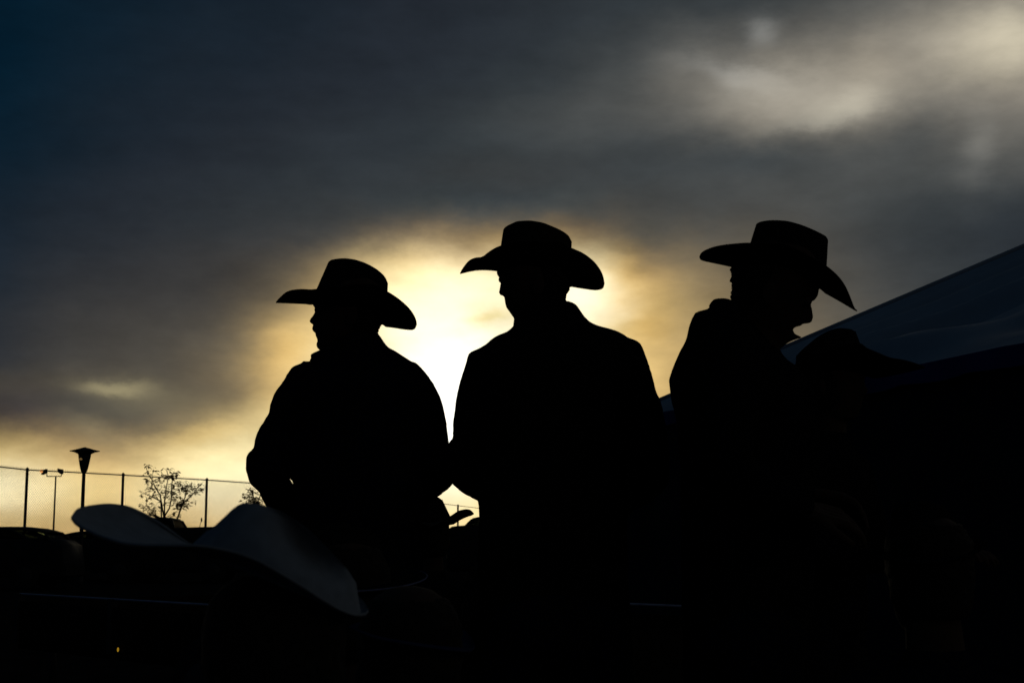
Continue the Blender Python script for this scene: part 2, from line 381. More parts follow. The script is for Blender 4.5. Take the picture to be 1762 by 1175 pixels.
# ------------------------------------------------------------------ hats
def hat(parent, fr, crown, top, base, ends, zc, zn, zf, wy, matl, band=True, curl_in=0, w_base=.083, w_top=.062, crease=.020, bind=None, roll=0, pinch=.25, dents=()):
    """crown wall from base=(pxL,pyL,pxR,pyR) up to the rim; top = outline of the crown top (px,py);
    ends = px of the two brim tips; zc/zn/zf = brim centre line, near edge, far edge as (px,py)"""
    xl, xr = ends; xc = (xl+xr)/2; a = (xr-xl)/2; n = 120
    bxl, byl, bxr, byr = base; bc = (bxl+bxr)/2; ba = (bxr-bxl)/2
    txl, txr = top[0][0], top[-1][0]; tcx = (txl+txr)/2; ta_ = (txr-txl)/2
    def brim_pt(th, s, dz=0):
        c, sn = math.cos(th), math.sin(th)
        px = (bc+ba*c)*(1-s) + (xc+a*c)*s; lat = sn*(w_base*(1-s) + wy*s)
        w = wy*math.sqrt(max(1e-4, 1-((px-xc)/a)**2)); v = min(1, abs(lat)/w) if s < .999 else 1.0
        if sn > 0 and curl_in: lat *= 1 - curl_in*sn*max(0, (s-.80)/.20)**1.6
        e = float(lerp1(zf if sn > 0 else zn, px)); z0 = float(lerp1(zc, px))
        py = z0 + (e-z0)*v**2.3
        p = fr.P(px, py, lat); p.z += dz; return p
    B = MB(); S_ = [0, .12, .26, .42, .58, .74, .86, .93, .97, .99, 1.0]
    th = []
    for j in range(n):
        t = 2*math.pi*j/n; th.append(t + .22*math.sin(2*t)*-1 if False else t)
    rings = [[brim_pt(t, s, .0016) for t in th] for s in S_] + [[brim_pt(t, s, -.0016) for t in th] for s in S_[::-1]]
    B.ring_loft(rings, cap=False, closed=True)
    # crown
    C = MB(); rings = []
    def rim_y(px): return float(lerp1(top, px))
    def rim(t, s, drop):
        c, sn = math.cos(t), math.sin(t)
        px = tcx + ta_*c*s; lat = w_top*sn*s*(1 - pinch*max(0, -c*pinch_side)**2)
        v = abs(sn*s)
        return px, lat, v
    pinch_side = 1 if (top[0][1] < top[-1][1]) else -1
    K = 12
    for k in range(K+1):
        u = k/K; ring = []
        for t in th:
            c, sn = math.cos(t), math.sin(t)
            pxb = bc+ba*c; latb = w_base*sn; pb = brim_pt(t, 0)
            pxt, latt, v = rim(t, 1.0, 0)
            pt = fr.P(pxt, rim_y(pxt) + (3.0 if abs(c) < .985 else 0), latt)
            q = pb.lerp(pt, u); bulge = .006*math.sin(math.pi*u)*abs(sn); q += fr.d*(bulge*(1 if sn > 0 else -1))
            for dpx, du, dr, dd in dents:
                if sn < 0: q += fr.d*(dd*math.exp(-((pxb*(1-u)+pxt*u-dpx)/dr)**2 - ((u-du)/.3)**2)*min(1, -sn*1.6))
            ring.append(q)
        rings.append(ring)
    for s in (.97, .90, .8, .66, .5, .33, .16, .02):
        ring = []
        for t in th:
            px, lat, v = rim(t, s, 0)
            # keep the silhouette height along the sides and let the centre line sink into the crease
            c = math.cos(t); vv = min(1, abs(lat)/(w_top*math.sqrt(max(.02, 1-((px-tcx)/ta_)**2))))
            dep = crease/fr.s*(1-vv)**1.4*math.sin(math.pi*min(1, max(0, (px-txl)/(txr-txl))))**.6
            e = rim_y(px) + (0 if s < .95 else .8) + dep
            ring.append(fr.P(px, e, lat))
        rings.append(ring)
    C.ring_loft(rings)
    h = B.build('hat', matl, parent); h2 = C.build('crown', matl, h)
    if band:
        Bd = MB(); rr = []
        for off, u in ((.0005, .02), (.0035, .03), (.0035, .20), (.0005, .21)):
            ring = []
            for t in th:
                c, sn = math.cos(t), math.sin(t)
                pb = brim_pt(t, 0); pxt, latt, v = rim(t, 1, 0); pt = fr.P(pxt, rim_y(pxt)+3, latt)
                q = pb.lerp(pt, u) + fr.d*(off*sn) + RGT*(off*c*.6); ring.append(q)
            rr.append(ring)
        Bd.ring_loft(rr, cap=False); Bd.build('hat_band', MT['band'], h)
    if bind:
        Bb = MB(); ring1 = [brim_pt(t, 1.0) for t in th]; nn = len(ring1)
        rings = []
        for i in range(nn):
            p = ring1[i]; T = (ring1[(i+1) % nn]-ring1[i-1]).normalized(); X = T.cross(Vector((0, 0, 1))).normalized(); Y = T.cross(X)
            rings.append([p + X*(bind*math.cos(q)) + Y*(bind*math.sin(q)) for q in [2*math.pi*k/6 for k in range(6)]])
        Bb.ring_loft(rings, cap=False, closed=True); Bb.build('brim_binding', MT['binding'], h)
    return h

# ------------------------------------------------------------------ heads, hands, bodies
def head_into(mb, fr, front, base, back, width, sig, top_rows, sign, ears, grow=0.0, prange=None, backonly=False):
    """front = traced profile (py,px), base = cheek line, back = back of the head; sign -1 faces left, +1 faces right"""
    y0 = min(t[0] for t in back); y1 = max(t[0] for t in back); rings = []; n = 72
    rows = np.arange(y0, y1+.1, 1.5)
    for y in rows:
        if prange and not (prange[0] <= y <= prange[1]): continue
        xf = float(lerp1(front, y)); x0 = float(lerp1(base, y)); xb = float(lerp1(back, y)); w = float(lerp1(width, y)); sg = float(lerp1(sig, y))
        cx = (x0+xb)/2; a = abs(xb-x0)/2 + grow/fr.s; ring = []
        for j in range(n):
            t = 2*math.pi*j/n; c, s = math.cos(t), math.sin(t)
            e = .88; cc = math.copysign(abs(c)**e, c); ss = math.copysign(abs(s)**e, s)
            px = cx + sign*a*cc; lat = (w+grow)*ss
            if c > 0 and not backonly: px += (xf-x0)*math.exp(-(lat/sg)**2)*c**.3
            ring.append(fr.P(px, y, lat))
        rings.append(ring)
    mb.ring_loft(rings)
    if ears:
        for sd_ in (-1, 1):
            px, py = ears; w = float(lerp1(width, py))
            M = Matrix.Rotation(.3*sd_, 3, 'Z')
            mb.ell(fr.P(px, py, sd_*(w+.004)), .018, .009, .031, 12, M)
def hand_into(mb, wrist, F, Nn, side, curl=.6, s=1.0):
    """palm from the wrist along F, palm normal Nn, thumb to the given side"""
    F = Vector(F).normalized(); Nn = Vector(Nn); Nn = (Nn-F*Nn.dot(F)).normalized(); X = F.cross(Nn)*side; w = Vector(wrist)
    for k, x in enumerate((-.03, -.01, .01, .03)):
        mb.chain([w + X*x*.6*s, w + X*x*s + F*.045*s, w + X*x*s + F*.085*s], [.016*s, .015*s, .012*s], 8)
    ln = (.062, .076, .082, .074)
    for k, x in enumerate((-.032, -.011, .011, .032)):
        L_ = ln[k]*s; p = w + X*x*s*1.08 + F*.088*s; pts = [p - F*.01*s]; ang = 0
        for q in (.42, .33, .25):
            ang += curl*(.9 if q < .4 else .6); dd = F*math.cos(ang) + Nn*math.sin(ang); pts.append(pts[-1] + dd*(L_*q + (.01*s if q > .4 else 0)))
        mb.chain(pts, [.0095*s, .009*s, .008*s, .0065*s], 8)
    p = w + X*.025*s + F*.02*s; mb.chain([p, p + X*.03*s + F*.025*s + Nn*.01*s, p + X*.042*s + F*.055*s + Nn*.02*s, p + X*.036*s + F*.078*s + Nn*.03*s], [.014*s, .012*s, .010*s, .008*s], 8)
def fit(co, Lt, Rt, y0, y1, cx):
    """tailor the outline: let the cloth out or take it in sideways, row by row"""
    px, py = proj(co); bins = np.arange(y0, y1+3, 3.0); dl = []; dr = []
    idx = np.digitize(py, bins)
    for i in range(1, len(bins)):
        sel = (idx == i); y = (bins[i-1]+bins[i])/2
        if sel.sum() < 5: dl.append(0); dr.append(0); continue
        a, b = px[sel].min(), px[sel].max()
        dl.append((lerp1(Lt, y)-a, a) if Lt[0][0] <= y <= Lt[-1][0] else (0, a)); dr.append((lerp1(Rt, y)-b, b) if Rt[0][0] <= y <= Rt[-1][0] else (0, b))
    dl = [(v if isinstance(v, tuple) else (0, cx-100)) for v in dl]; dr = [(v if isinstance(v, tuple) else (0, cx+100)) for v in dr]
    yc = (bins[:-1]+bins[1:])/2
    DL = np.array([float(v[0]) for v in dl]); DR = np.array([float(v[0]) for v in dr]); AL = np.array([v[1] for v in dl]); AR = np.array([v[1] for v in dr])
    k = np.array([1, 2, 1])/4; DL[1:-1] = np.convolve(DL, k, 'valid'); DR[1:-1] = np.convolve(DR, k, 'valid')
    fade = np.clip((py-y0+3)/3, 0, 1)*np.clip((y1+30-py)/30, 0, 1)
    c = (np.interp(py, yc, AL)+np.interp(py, yc, AR))/2
    wl = np.clip((c-px)/np.maximum(c-np.interp(py, yc, AL), 1), 0, 1)**1.6; wr = np.clip((px-c)/np.maximum(np.interp(py, yc, AR)-c, 1), 0, 1)**1.6
    d = (np.interp(py, yc, DL)*wl + np.interp(py, yc, DR)*wr)*fade
    z = (co - np.array(CAM)) @ np.array(FWD)
    co[:, 0] += d*z/FPX
    return co
def folds(co, amp, seed):
    r = np.random.RandomState(seed); d = np.zeros(len(co))
    for _ in range(9):
        k = r.normal(size=3)*np.array([16, 16, 30]); d += np.sin(co @ k + r.uniform(0, 6.3))*r.uniform(.3, 1)
    c = co.mean(0); v = co - c; v[:, 2] *= .1; v /= np.linalg.norm(v, axis=1)[:, None]+1e-6
    return co + v*(d*amp/3)[:, None]
def torso_rows(mb, fr, Lt, Rt, dep, y0, y1, step=2.5, n=64, lat0=None, pw=.9):
    rings = []
    for y in np.arange(y0, y1+.1, step):
        xl = float(lerp1(Lt, y)); xr = float(lerp1(Rt, y)); d = float(lerp1(dep, y)); l0 = float(lerp1(lat0, y)) if lat0 else 0
        rings.append([fr.P((xl+xr)/2 + (xr-xl)/2*math.copysign(abs(math.cos(t))**pw, math.cos(t)), y, l0 + d*math.copysign(abs(math.sin(t))**pw, math.sin(t))) for t in [2*math.pi*j/n for j in range(n)]])
    mb.ring_loft(rings)
def legs(par, x, Y, hip, face, spread=.11, sit=False, trouser='denim', body=None, scale=1.0, drop=0):
    """trousers, boots; hip = height of the hip joints; returns nothing; adds ankles to the body mesh"""
    F = Vector((math.sin(face), math.cos(face), 0)); Sd = Vector((math.cos(face), -math.sin(face), 0)); c = Vector((x, Y, hip))
    T = MB()
    T.ell(c + Vector((0, 0, .02)), .175*scale, .135*scale, .12*scale, 20, Matrix.Rotation(-face, 3, 'Z'))
    for s in (-1, 1):
        h = c + Sd*(s*spread*scale*.85) - Vector((0, 0, .02))
        if sit:
            k = h + F*.42*scale + Sd*s*.05 + Vector((0, 0, .01)); f = Vector((k.x, k.y, .10)) - F*.04
        else:
            k = h + F*.03 + Sd*s*.035*scale; k.z = hip*.53; f = Vector((k.x, k.y, .10)) + Sd*s*.02 - F*.03
        T.chain([h, k, f], [.093*scale, .068*scale, .058*scale], 18)
        if body is not None: body.chain([h, k, f], [.075*scale, .052*scale, .036*scale], 12)
        Bt = MB(); A = Vector((f.x, f.y, 0))
        prof = [(-.075, .035, .0, .055), (-.06, .038, .0, .26), (-.03, .045, .012, .27), (.02, .048, .012, .27), (.05, .05, .004, .13), (.11, .052, 0, .085), (.17, .046, 0, .062), (.215, .026, 0, .045), (.225, .012, .005, .035)]
        rings = []
        for (u, hw, zb, zt) in prof:
            ring = []
            for j in range(14):
                t = 2*math.pi*j/14; ring.append(A + F*u*scale + Sd*(hw*scale*math.cos(t)) + Vector((0, 0, max(0.0, (zb+zt)/2*scale + (zt-zb)/2*scale*math.sin(t)))))
            rings.append(ring)
        Bt.ring_loft(rings); bo = Bt.build('boot', MT['leather'], par)
        Hl = MB(); Hl.box(A - F*.045*scale + Vector((0, 0, .018)), .06*scale, .06*scale, .036, Matrix.Rotation(-face, 3, 'Z')); Hl.build('heel', MT['rubber'], bo, False)
    nm, co = remesh(T, .010, 3); finish(nm, folds(co, .0022, int(abs(x*100))), 'trousers', MT[trouser], par)

PEOPLE = 'people in cowboy hats watching at dusk'
def main_person(label, D, cpx, footx, face, headspec, hatspec, jrows, arms, hands, hip, jmat, jname='jacket', sigw=None):
    fr = Frame(cpx, 700, D); base = at(cpx, 900, D); gx = base.x
    R = root('person', (gx, D, 0), label, 'person', PEOPLE)
    body = MB()
    hf = Frame(headspec['c'][0], headspec['c'][1], D)
    head_into(body, hf, headspec['front'], headspec['base'], headspec['back'], headspec['width'], headspec['sig'], None, headspec['sign'], headspec.get('ear'))
    nk = headspec['neck']; body.chain([hf.P(*nk[0]), hf.P(*nk[1])], [.060, .068], 20)
    for e in headspec.get('eyes', []): body.ell(hf.P(*e), .013, .013, .011, 10)
    # body under the clothes
    t_top = fr.P(nk[1][0], nk[1][1]+10); hipc = Vector((gx, D, hip))
    body.chain([t_top, (t_top+hipc)/2 + Vector((0, 0, .12)), hipc], [.055, .075, .08], 24)
    J = MB(); torso_rows(J, fr, jrows['tl'], jrows['tr'], jrows['dep'], jrows['y0'], jrows['y1'], lat0=jrows.get('lat0'))
    for arm, hd in zip(arms, hands):
        pts = [fr.P(a[0], a[1], a[2]) for a in arm]; rad = [a[3] for a in arm]
        J.chain(pts, rad, 22)
        body.chain(pts + [pts[-1] + (pts[-1]-pts[-2]).normalized()*.03], [r*.62 for r in rad] + [.027], 14)
        if hd:
            F = (pts[-1]-pts[-2]).normalized(); hand_into(body, pts[-1] + F*.03, F + Vector(hd[0]), Vector(hd[1]), hd[2], hd[3])
    nm, co = remesh(J, .0065, 3)
    co = folds(co, jrows.get('fold', .0018), int(cpx)); co = fit(co, jrows['L'], jrows['R'], jrows['f0'], jrows['f1'], cpx)
    co = fit(co, jrows['L'], jrows['R'], jrows['f0'], jrows['f1'], cpx)
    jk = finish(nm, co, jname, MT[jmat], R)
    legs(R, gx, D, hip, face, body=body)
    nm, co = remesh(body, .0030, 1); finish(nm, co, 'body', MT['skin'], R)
    # hair below the hat
    H = MB(); p0, p1 = headspec['hair']; head_into(H, hf, headspec['base'], [(a, b + headspec['sign']*-headspec.get('hairback', 45)) for a, b in headspec['base']], headspec['back'], headspec['width'], headspec['sig'], None, headspec['sign'], None, .004, (p0, p1), True)
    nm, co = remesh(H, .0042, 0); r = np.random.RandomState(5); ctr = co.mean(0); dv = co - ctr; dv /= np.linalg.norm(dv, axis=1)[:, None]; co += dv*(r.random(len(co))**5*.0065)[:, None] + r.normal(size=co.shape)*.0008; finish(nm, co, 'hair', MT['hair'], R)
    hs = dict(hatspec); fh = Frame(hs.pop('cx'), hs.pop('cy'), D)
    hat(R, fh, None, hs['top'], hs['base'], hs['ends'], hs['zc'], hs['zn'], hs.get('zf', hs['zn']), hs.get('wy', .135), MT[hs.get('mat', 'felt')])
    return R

# ---- left man: seen from behind, head turned to the left
h1 = dict(c=(595, 540), sign=-1, ear=(604, 541), hair=(515, 574), eyes=[(549, 533, -.030), (549, 533, .030)],
 front=[(455, 588), (475, 568), (500, 552), (515, 541), (524, 538), (528.4, 540.6), (532.6, 542.4), (537.2, 541.3), (544.1, 537.2), (548.7, 533.3), (552.1, 532.3), (556, 533.9), (558.5, 539.2), (562.4, 537.2), (566.4, 537), (569.8, 538.5), (572.1, 542), (578.5, 543.4), (584.3, 545.9), (587.7, 546.1), (591.2, 544.3), (595.8, 544.7), (602.7, 550.5), (607, 565), (620, 580)],
 base=[(455, 590), (475, 570), (500, 555), (515, 548), (530, 547), (550, 547), (570, 549), (590, 552), (600, 557), (607, 568), (620, 582)],
 back=[(455, 625), (475, 650), (500, 660), (530, 658), (545, 656), (559, 651), (570, 647), (585, 640), (620, 640)],
 width=[(455, .03), (468, .058), (490, .074), (520, .077), (545, .073), (570, .066), (590, .052), (602, .045), (620, .045)],
 sig=[(455, .06), (524, .05), (532, .022), (545, .014), (557, .016), (563, .024), (580, .026), (595, .024), (620, .05)],
 neck=[(606, 570, 0), (598, 640, 0)])
hat1 = dict(cx=600, cy=510, ends=(474.7, 717.3), base=(533, 520, 664, 562), mat='felt', wy=.14,
 top=[(564.5, 452), (567, 447.2), (572.3, 444.8), (588.4, 443.2), (606.8, 445.3), (625.2, 450.6), (641.2, 458.2), (655, 467.6), (664.2, 478), (667.7, 488)],
 zc=[(474.7, 520.4), (503, 521.5), (524, 522.4), (538, 524.5), (560, 530), (600, 545), (651.6, 560), (675.7, 563), (700, 566.6), (709, 567), (714.5, 564.5), (717.3, 558)],
 zn=[(474.7, 520.4), (478.5, 515.8), (482.7, 511.6), (491.9, 503.7), (503.4, 499.7), (519.5, 498.3), (535.6, 499), (560, 495), (640, 490), (665.8, 502), (675.7, 507.8), (689.5, 517.6), (703.3, 530.3), (712.5, 543), (716.6, 553), (717.3, 558)])
L1 = [(603, 552), (605, 542.4), (608.4, 535.6), (611.8, 533.7), (616.9, 537.2), (620, 528), (623.3, 519.5), (629.1, 505.7), (639.4, 496.5), (657.8, 485.8), (673.9, 473.5), (683.5, 469.2), (699.2, 464.5), (707, 463.5), (720, 456.1), (735.7, 447), (754, 439.2), (768, 436.5), (773, 435), (778.8, 427.4), (788, 423.5), (803.6, 423), (824.5, 427.4), (831, 430), (842, 440), (849.3, 447), (858, 448), (900, 462), (1000, 468), (1175, 470)]
R1 = [(571, 647), (573, 652), (578.5, 654.6), (590, 661.9), (596.9, 667.2), (606.1, 684.9), (618.7, 705.6), (625.6, 719.4), (636, 728.5), (657.8, 744.6), (675, 753.8), (688.7, 759.6), (720, 766.8), (760.5, 772.5), (790, 779), (830, 779), (855.3, 755), (870, 745), (900, 740), (1175, 742)]
j1 = dict(y0=572, y1=1190, f0=606, f1=850, L=L1, R=R1, fold=.0016,
 tl=[(572, 600), (585, 575), (600, 553), (605, 542.4), (608.4, 535.6), (611.8, 533.7), (616.9, 537), (623.3, 519.5), (629.1, 505.7), (639.4, 496.5), (657.8, 490), (690, 490), (740, 498), (815, 499.2), (870, 503), (1000, 500), (1190, 492)],
 tr=[(572, 649), (578.5, 654.6), (590, 661.9), (596.9, 667.2), (606.1, 684.9), (618.7, 705.6), (625.6, 719.4), (636, 728.5), (657.8, 735), (690, 735), (740, 724), (815, 722), (870, 726), (1000, 728), (1190, 732)],
 dep=[(572, .055), (590, .07), (612, .08), (640, .105), (680, .125), (800, .125), (900, .12), (1190, .135)])
main_person('leftmost of three large cowboys, seen from behind, face in left profile, elbows out', 3.70, 612, 0, 0.0, h1, hat1, j1,
 [[(520, 668, 0, .072), (466, 795, 0.0, .058), (450, 815, .02, .053), (492, 872, .16, .042)], [(706, 668, 0, .072), (736, 790, 0, .060), (738, 812, .02, .053), (690, 868, .16, .042)]],
 [((.3, .6, -.3), (0, -1, .2), 1, .5), ((-.3, .6, -.3), (0, -1, .2), -1, .5)], .90, 'denim')

# ---- middle man: seen from behind, looking down to the left
h2 = dict(c=(915, 485), sign=-1, ear=(925, 488), hair=(455, 520), eyes=[(866, 481, -.030), (866, 481, .030)], hairback=50,
 front=[(395, 900), (415, 872), (435, 860), (455, 855), (465, 854.7), (471.4, 854.9), (476, 857.6), (481.8, 860.4), (485.2, 861.1), (495.6, 859.5), (503.6, 858.3), (508.2, 861.1), (509.5, 867.2), (518.5, 868.7), (527.7, 870.7), (535.8, 876), (543, 881), (550.7, 887), (565, 905)],
 base=[(395, 902), (415, 876), (435, 866), (465, 863), (485, 868), (505, 870), (520, 872), (535, 879), (550, 889), (565, 907)],
 back=[(395, 935), (415, 965), (440, 978), (465, 982), (485, 979), (491, 976.7), (497.9, 974.8), (507, 970.2), (517.4, 969.5), (535, 965), (565, 962)],
 width=[(395, .03), (410, .058), (435, .074), (465, .078), (490, .074), (515, .066), (535, .054), (550, .046), (565, .045)],
 sig=[(395, .06), (470, .05), (484, .02), (498, .014), (509, .017), (514, .03), (565, .05)],
 neck=[(928, 520, 0), (925, 590, 0)])
hat2 = dict(cx=915, cy=445, ends=(791.5, 1040.3), base=(855, 462, 980, 492), wy=.14, mat='brown_felt',
 top=[(865.5, 398), (867, 392), (869.1, 389.2), (879.5, 383.5), (892.1, 379.2), (907, 378.8), (930, 381.7), (950.7, 389), (969.1, 397.5), (979.4, 405.8), (984, 416)],
 zc=[(791.5, 470.7), (810.5, 466.2), (826.6, 464.2), (840.4, 464.4), (854.7, 465.8), (880, 470), (920, 481), (976.7, 491.5), (994.4, 494.6), (1012.7, 497.4), (1025, 498.6), (1034, 497.2), (1038.5, 494), (1040.3, 487.5)],
 zn=[(791.5, 470.7), (794, 466), (797.9, 459.9), (808.2, 448.5), (818.6, 444.3), (828.5, 443.2), (840.4, 434.7), (850.8, 428.2), (860.4, 424), (900, 415), (960, 415), (983.5, 427.5), (1001.2, 435.4), (1019.6, 448.5), (1031.1, 462.2), (1038, 476), (1040.3, 487.5)],
 zf=[(791.5, 470.7), (800, 463), (812, 454), (828.5, 446.5), (840.4, 437.5), (850.8, 431), (860.4, 427), (900, 418), (960, 418), (983.5, 430), (1001.2, 438), (1019.6, 451), (1031.1, 465), (1038, 478), (1040.3, 487.5)])
L2 = [(550, 887), (558.7, 884.1), (565.6, 877.2), (569.5, 871.4), (574.8, 858.8), (581.7, 847.3), (593.2, 833.5), (600.1, 819.7), (609.3, 806), (621.9, 802.5), (630, 800.2), (660, 790.8), (686, 785.1), (712, 781.7), (730.5, 779.4), (752.7, 779.4), (757, 777), (762, 772.5), (790, 770), (830, 777.5), (842.8, 789), (854.5, 807.3), (866, 826), (876.7, 823), (889, 824.3), (1175, 820)]
R2 = [(517.4, 969.5), (518.5, 980.6), (523.1, 989.8), (534.6, 998.9), (550.7, 1012.7), (559.4, 1031.1), (565.2, 1051.8), (570.2, 1065.6), (579.4, 1081.7), (587, 1098.9), (590.4, 1102.3), (607, 1109.2), (630, 1117.3), (640.4, 1120.4), (658.8, 1125.5), (675.2, 1129.6), (686.4, 1135.2), (707.8, 1140.9), (730, 1145), (780, 1152), (830, 1150), (870, 1120), (1175, 1110)]
j2 = dict(y0=518, y1=1190, f0=548, f1=862, L=L2, R=R2,
 tl=[(518, 905), (530, 900), (545, 890), (558.7, 884.1), (565.6, 877.2), (569.5, 871.4), (574.8, 858.8), (581.7, 847.3), (593.2, 833.5), (600.1, 819.7), (609.3, 806), (625, 806), (660, 812), (740, 822), (866, 826), (889, 824.3), (1000, 822), (1190, 818)],
 tr=[(518, 978), (523.1, 989.8), (534.6, 998.9), (550.7, 1012.7), (559.4, 1031.1), (565.2, 1051.8), (570.2, 1065.6), (579.4, 1081.7), (587, 1098.9), (592, 1101), (620, 1104), (660, 1098), (740, 1085), (870, 1078), (1000, 1082), (1190, 1092)],
 dep=[(518, .06), (540, .075), (565, .085), (600, .115), (650, .13), (800, .125), (900, .12), (1190, .135)])
main_person('middle of three large cowboys, broad back to us, lowered face turned left', 3.60, 955, 0, 0.0, h2, hat2, j2,
 [[(842, 655, 0, .070), (818, 780, 0, .058), (822, 800, .03, .054), (868, 858, .17, .040)], [(1068, 655, 0, .072), (1098, 780, 0, .062), (1096, 805, .03, .055), (1050, 868, .17, .042)]],
 [((.3, .6, -.3), (0, -1, .2), 1, .5), ((-.3, .6, -.3), (0, -1, .2), -1, .5)], .90, 'canvas')

# ---- right man: side view facing right, looking down, bearded chin
h3 = dict(c=(1325, 500), sign=1, ear=(1322, 505), hair=(455, 520), eyes=[(1388, 519, -.030), (1388, 519, .030)], hairback=55,
 front=[(400, 1375), (430, 1408), (460, 1417), (485, 1413), (499.5, 1409), (507, 1407.7), (516.2, 1402.1), (520.1, 1395.7), (526.6, 1396.2), (534.6, 1398.5), (546.1, 1399.6), (554.1, 1396.9), (556.4, 1391), (557, 1381), (560.3, 1378.5), (562, 1371.6), (565.5, 1364.5), (573.7, 1367.5), (578, 1376), (580.8, 1381), (583.5, 1371), (586.3, 1363.5), (590.9, 1354.4), (596.6, 1347.5), (600, 1341), (620, 1335)],
 base=[(400, 1372), (430, 1402), (460, 1408), (500, 1397), (520, 1387), (545, 1378), (560, 1368), (575, 1358), (590, 1348), (600, 1338), (620, 1332)],
 back=[(400, 1325), (420, 1302), (445, 1276), (456, 1265), (464.5, 1261.8), (479.5, 1262.9), (493.3, 1263.6), (511.6, 1262.4), (519.7, 1263.6), (560, 1262), (620, 1255)],
 width=[(400, .03), (415, .058), (440, .074), (480, .078), (520, .074), (555, .064), (580, .050), (600, .046), (620, .050)],
 sig=[(400, .06), (500, .05), (518, .02), (535, .014), (555, .017), (561, .022), (575, .018), (582, .016), (600, .03), (620, .05)],
 neck=[(1310, 560, 0), (1285, 625, 0)])
hat3 = dict(cx=1340, cy=450, ends=(1203.4, 1475), base=(1277, 455, 1420, 500), wy=.145, mat='felt',
 top=[(1300.5, 388), (1302.7, 382.3), (1313, 378.9), (1326.8, 377.6), (1349.8, 379.1), (1372.7, 384.4), (1395.7, 392.9), (1414.1, 401.4), (1422.8, 406.9), (1425, 414)],
 zc=[(1203.4, 442), (1204.6, 445.3), (1207.3, 447.2), (1223.4, 451.2), (1248.7, 456.5), (1269.3, 460.8), (1300, 467), (1350, 480), (1410, 499.5), (1437.1, 513.5), (1464.6, 529.6), (1471, 533.4), (1475, 535)],
 zn=[(1203.4, 442), (1206.2, 436.6), (1216.5, 430), (1234.9, 424.2), (1257.9, 420.8), (1288.9, 418.8), (1340, 420), (1400, 445), (1420.5, 457.3), (1432.5, 466.5), (1446.2, 480.4), (1456.6, 496.5), (1463.5, 512.6), (1469.2, 527.4), (1471.5, 532), (1475, 534.8)])
L3 = [(513.5, 1239.5), (515, 1228), (516.2, 1225.7), (526.6, 1218.8), (532.5, 1213), (533.7, 1200), (537, 1197), (546.1, 1191.2), (562.2, 1185.5), (581.7, 1180.9), (604.7, 1169.4), (630, 1158.6), (642.5, 1154.1), (655.7, 1151.1), (664.9, 1152.1), (678.2, 1153.6), (691.5, 1155.7), (706.8, 1159.8), (730, 1164.3), (800, 1170), (1175, 1175)]
R3 = [(599.4, 1341.7), (605.8, 1345.2), (615, 1352), (624.2, 1363.5), (629, 1370.4), (660, 1395), (720, 1410), (800, 1412), (1175, 1405)]
j3 = dict(y0=513.5, y1=1190, f0=516, f1=760, L=L3, R=R3, fold=.0018,
 tl=[(513.5, 1236), (515, 1229), (516.2, 1225.7), (526.6, 1218.8), (532.5, 1212.5), (534, 1200), (537, 1197), (546.1, 1191.2), (562.2, 1185.5), (581.7, 1180.9), (604.7, 1169.4), (630, 1158.6), (642.5, 1154.1), (655.7, 1151.1), (664.9, 1152.1), (691.5, 1155.7), (706.8, 1159.8), (730, 1164.3), (800, 1170), (1190, 1175)],
 tr=[(513.5, 1250), (520, 1268), (535, 1280), (560, 1300), (580, 1318), (599, 1336), (605.8, 1343), (615, 1350), (624.2, 1360), (640, 1375), (680, 1395), (760, 1402), (1190, 1400)],
 dep=[(513.5, .05), (530, .085), (560, .12), (600, .165), (650, .185), (700, .17), (800, .155), (1190, .16)])
main_person('rightmost of three large cowboys, facing right, looking down, with raised collar and chin beard', 3.40, 1290, 0, math.pi/2, h3, hat3, j3,
 [[(1262, 640, -.19, .070), (1250, 780, -.24, .058), (1262, 810, -.23, .052), (1372, 870, -.16, .040)], [(1262, 640, .19, .070), (1250, 780, .24, .058), (1262, 810, .23, .052), (1372, 850, .16, .040)]],
 [((.8, 0, .1), (0, .5, -1), -1, .5), ((.8, 0, .1), (0, -.5, -1), 1, .5)], .88, 'wool')

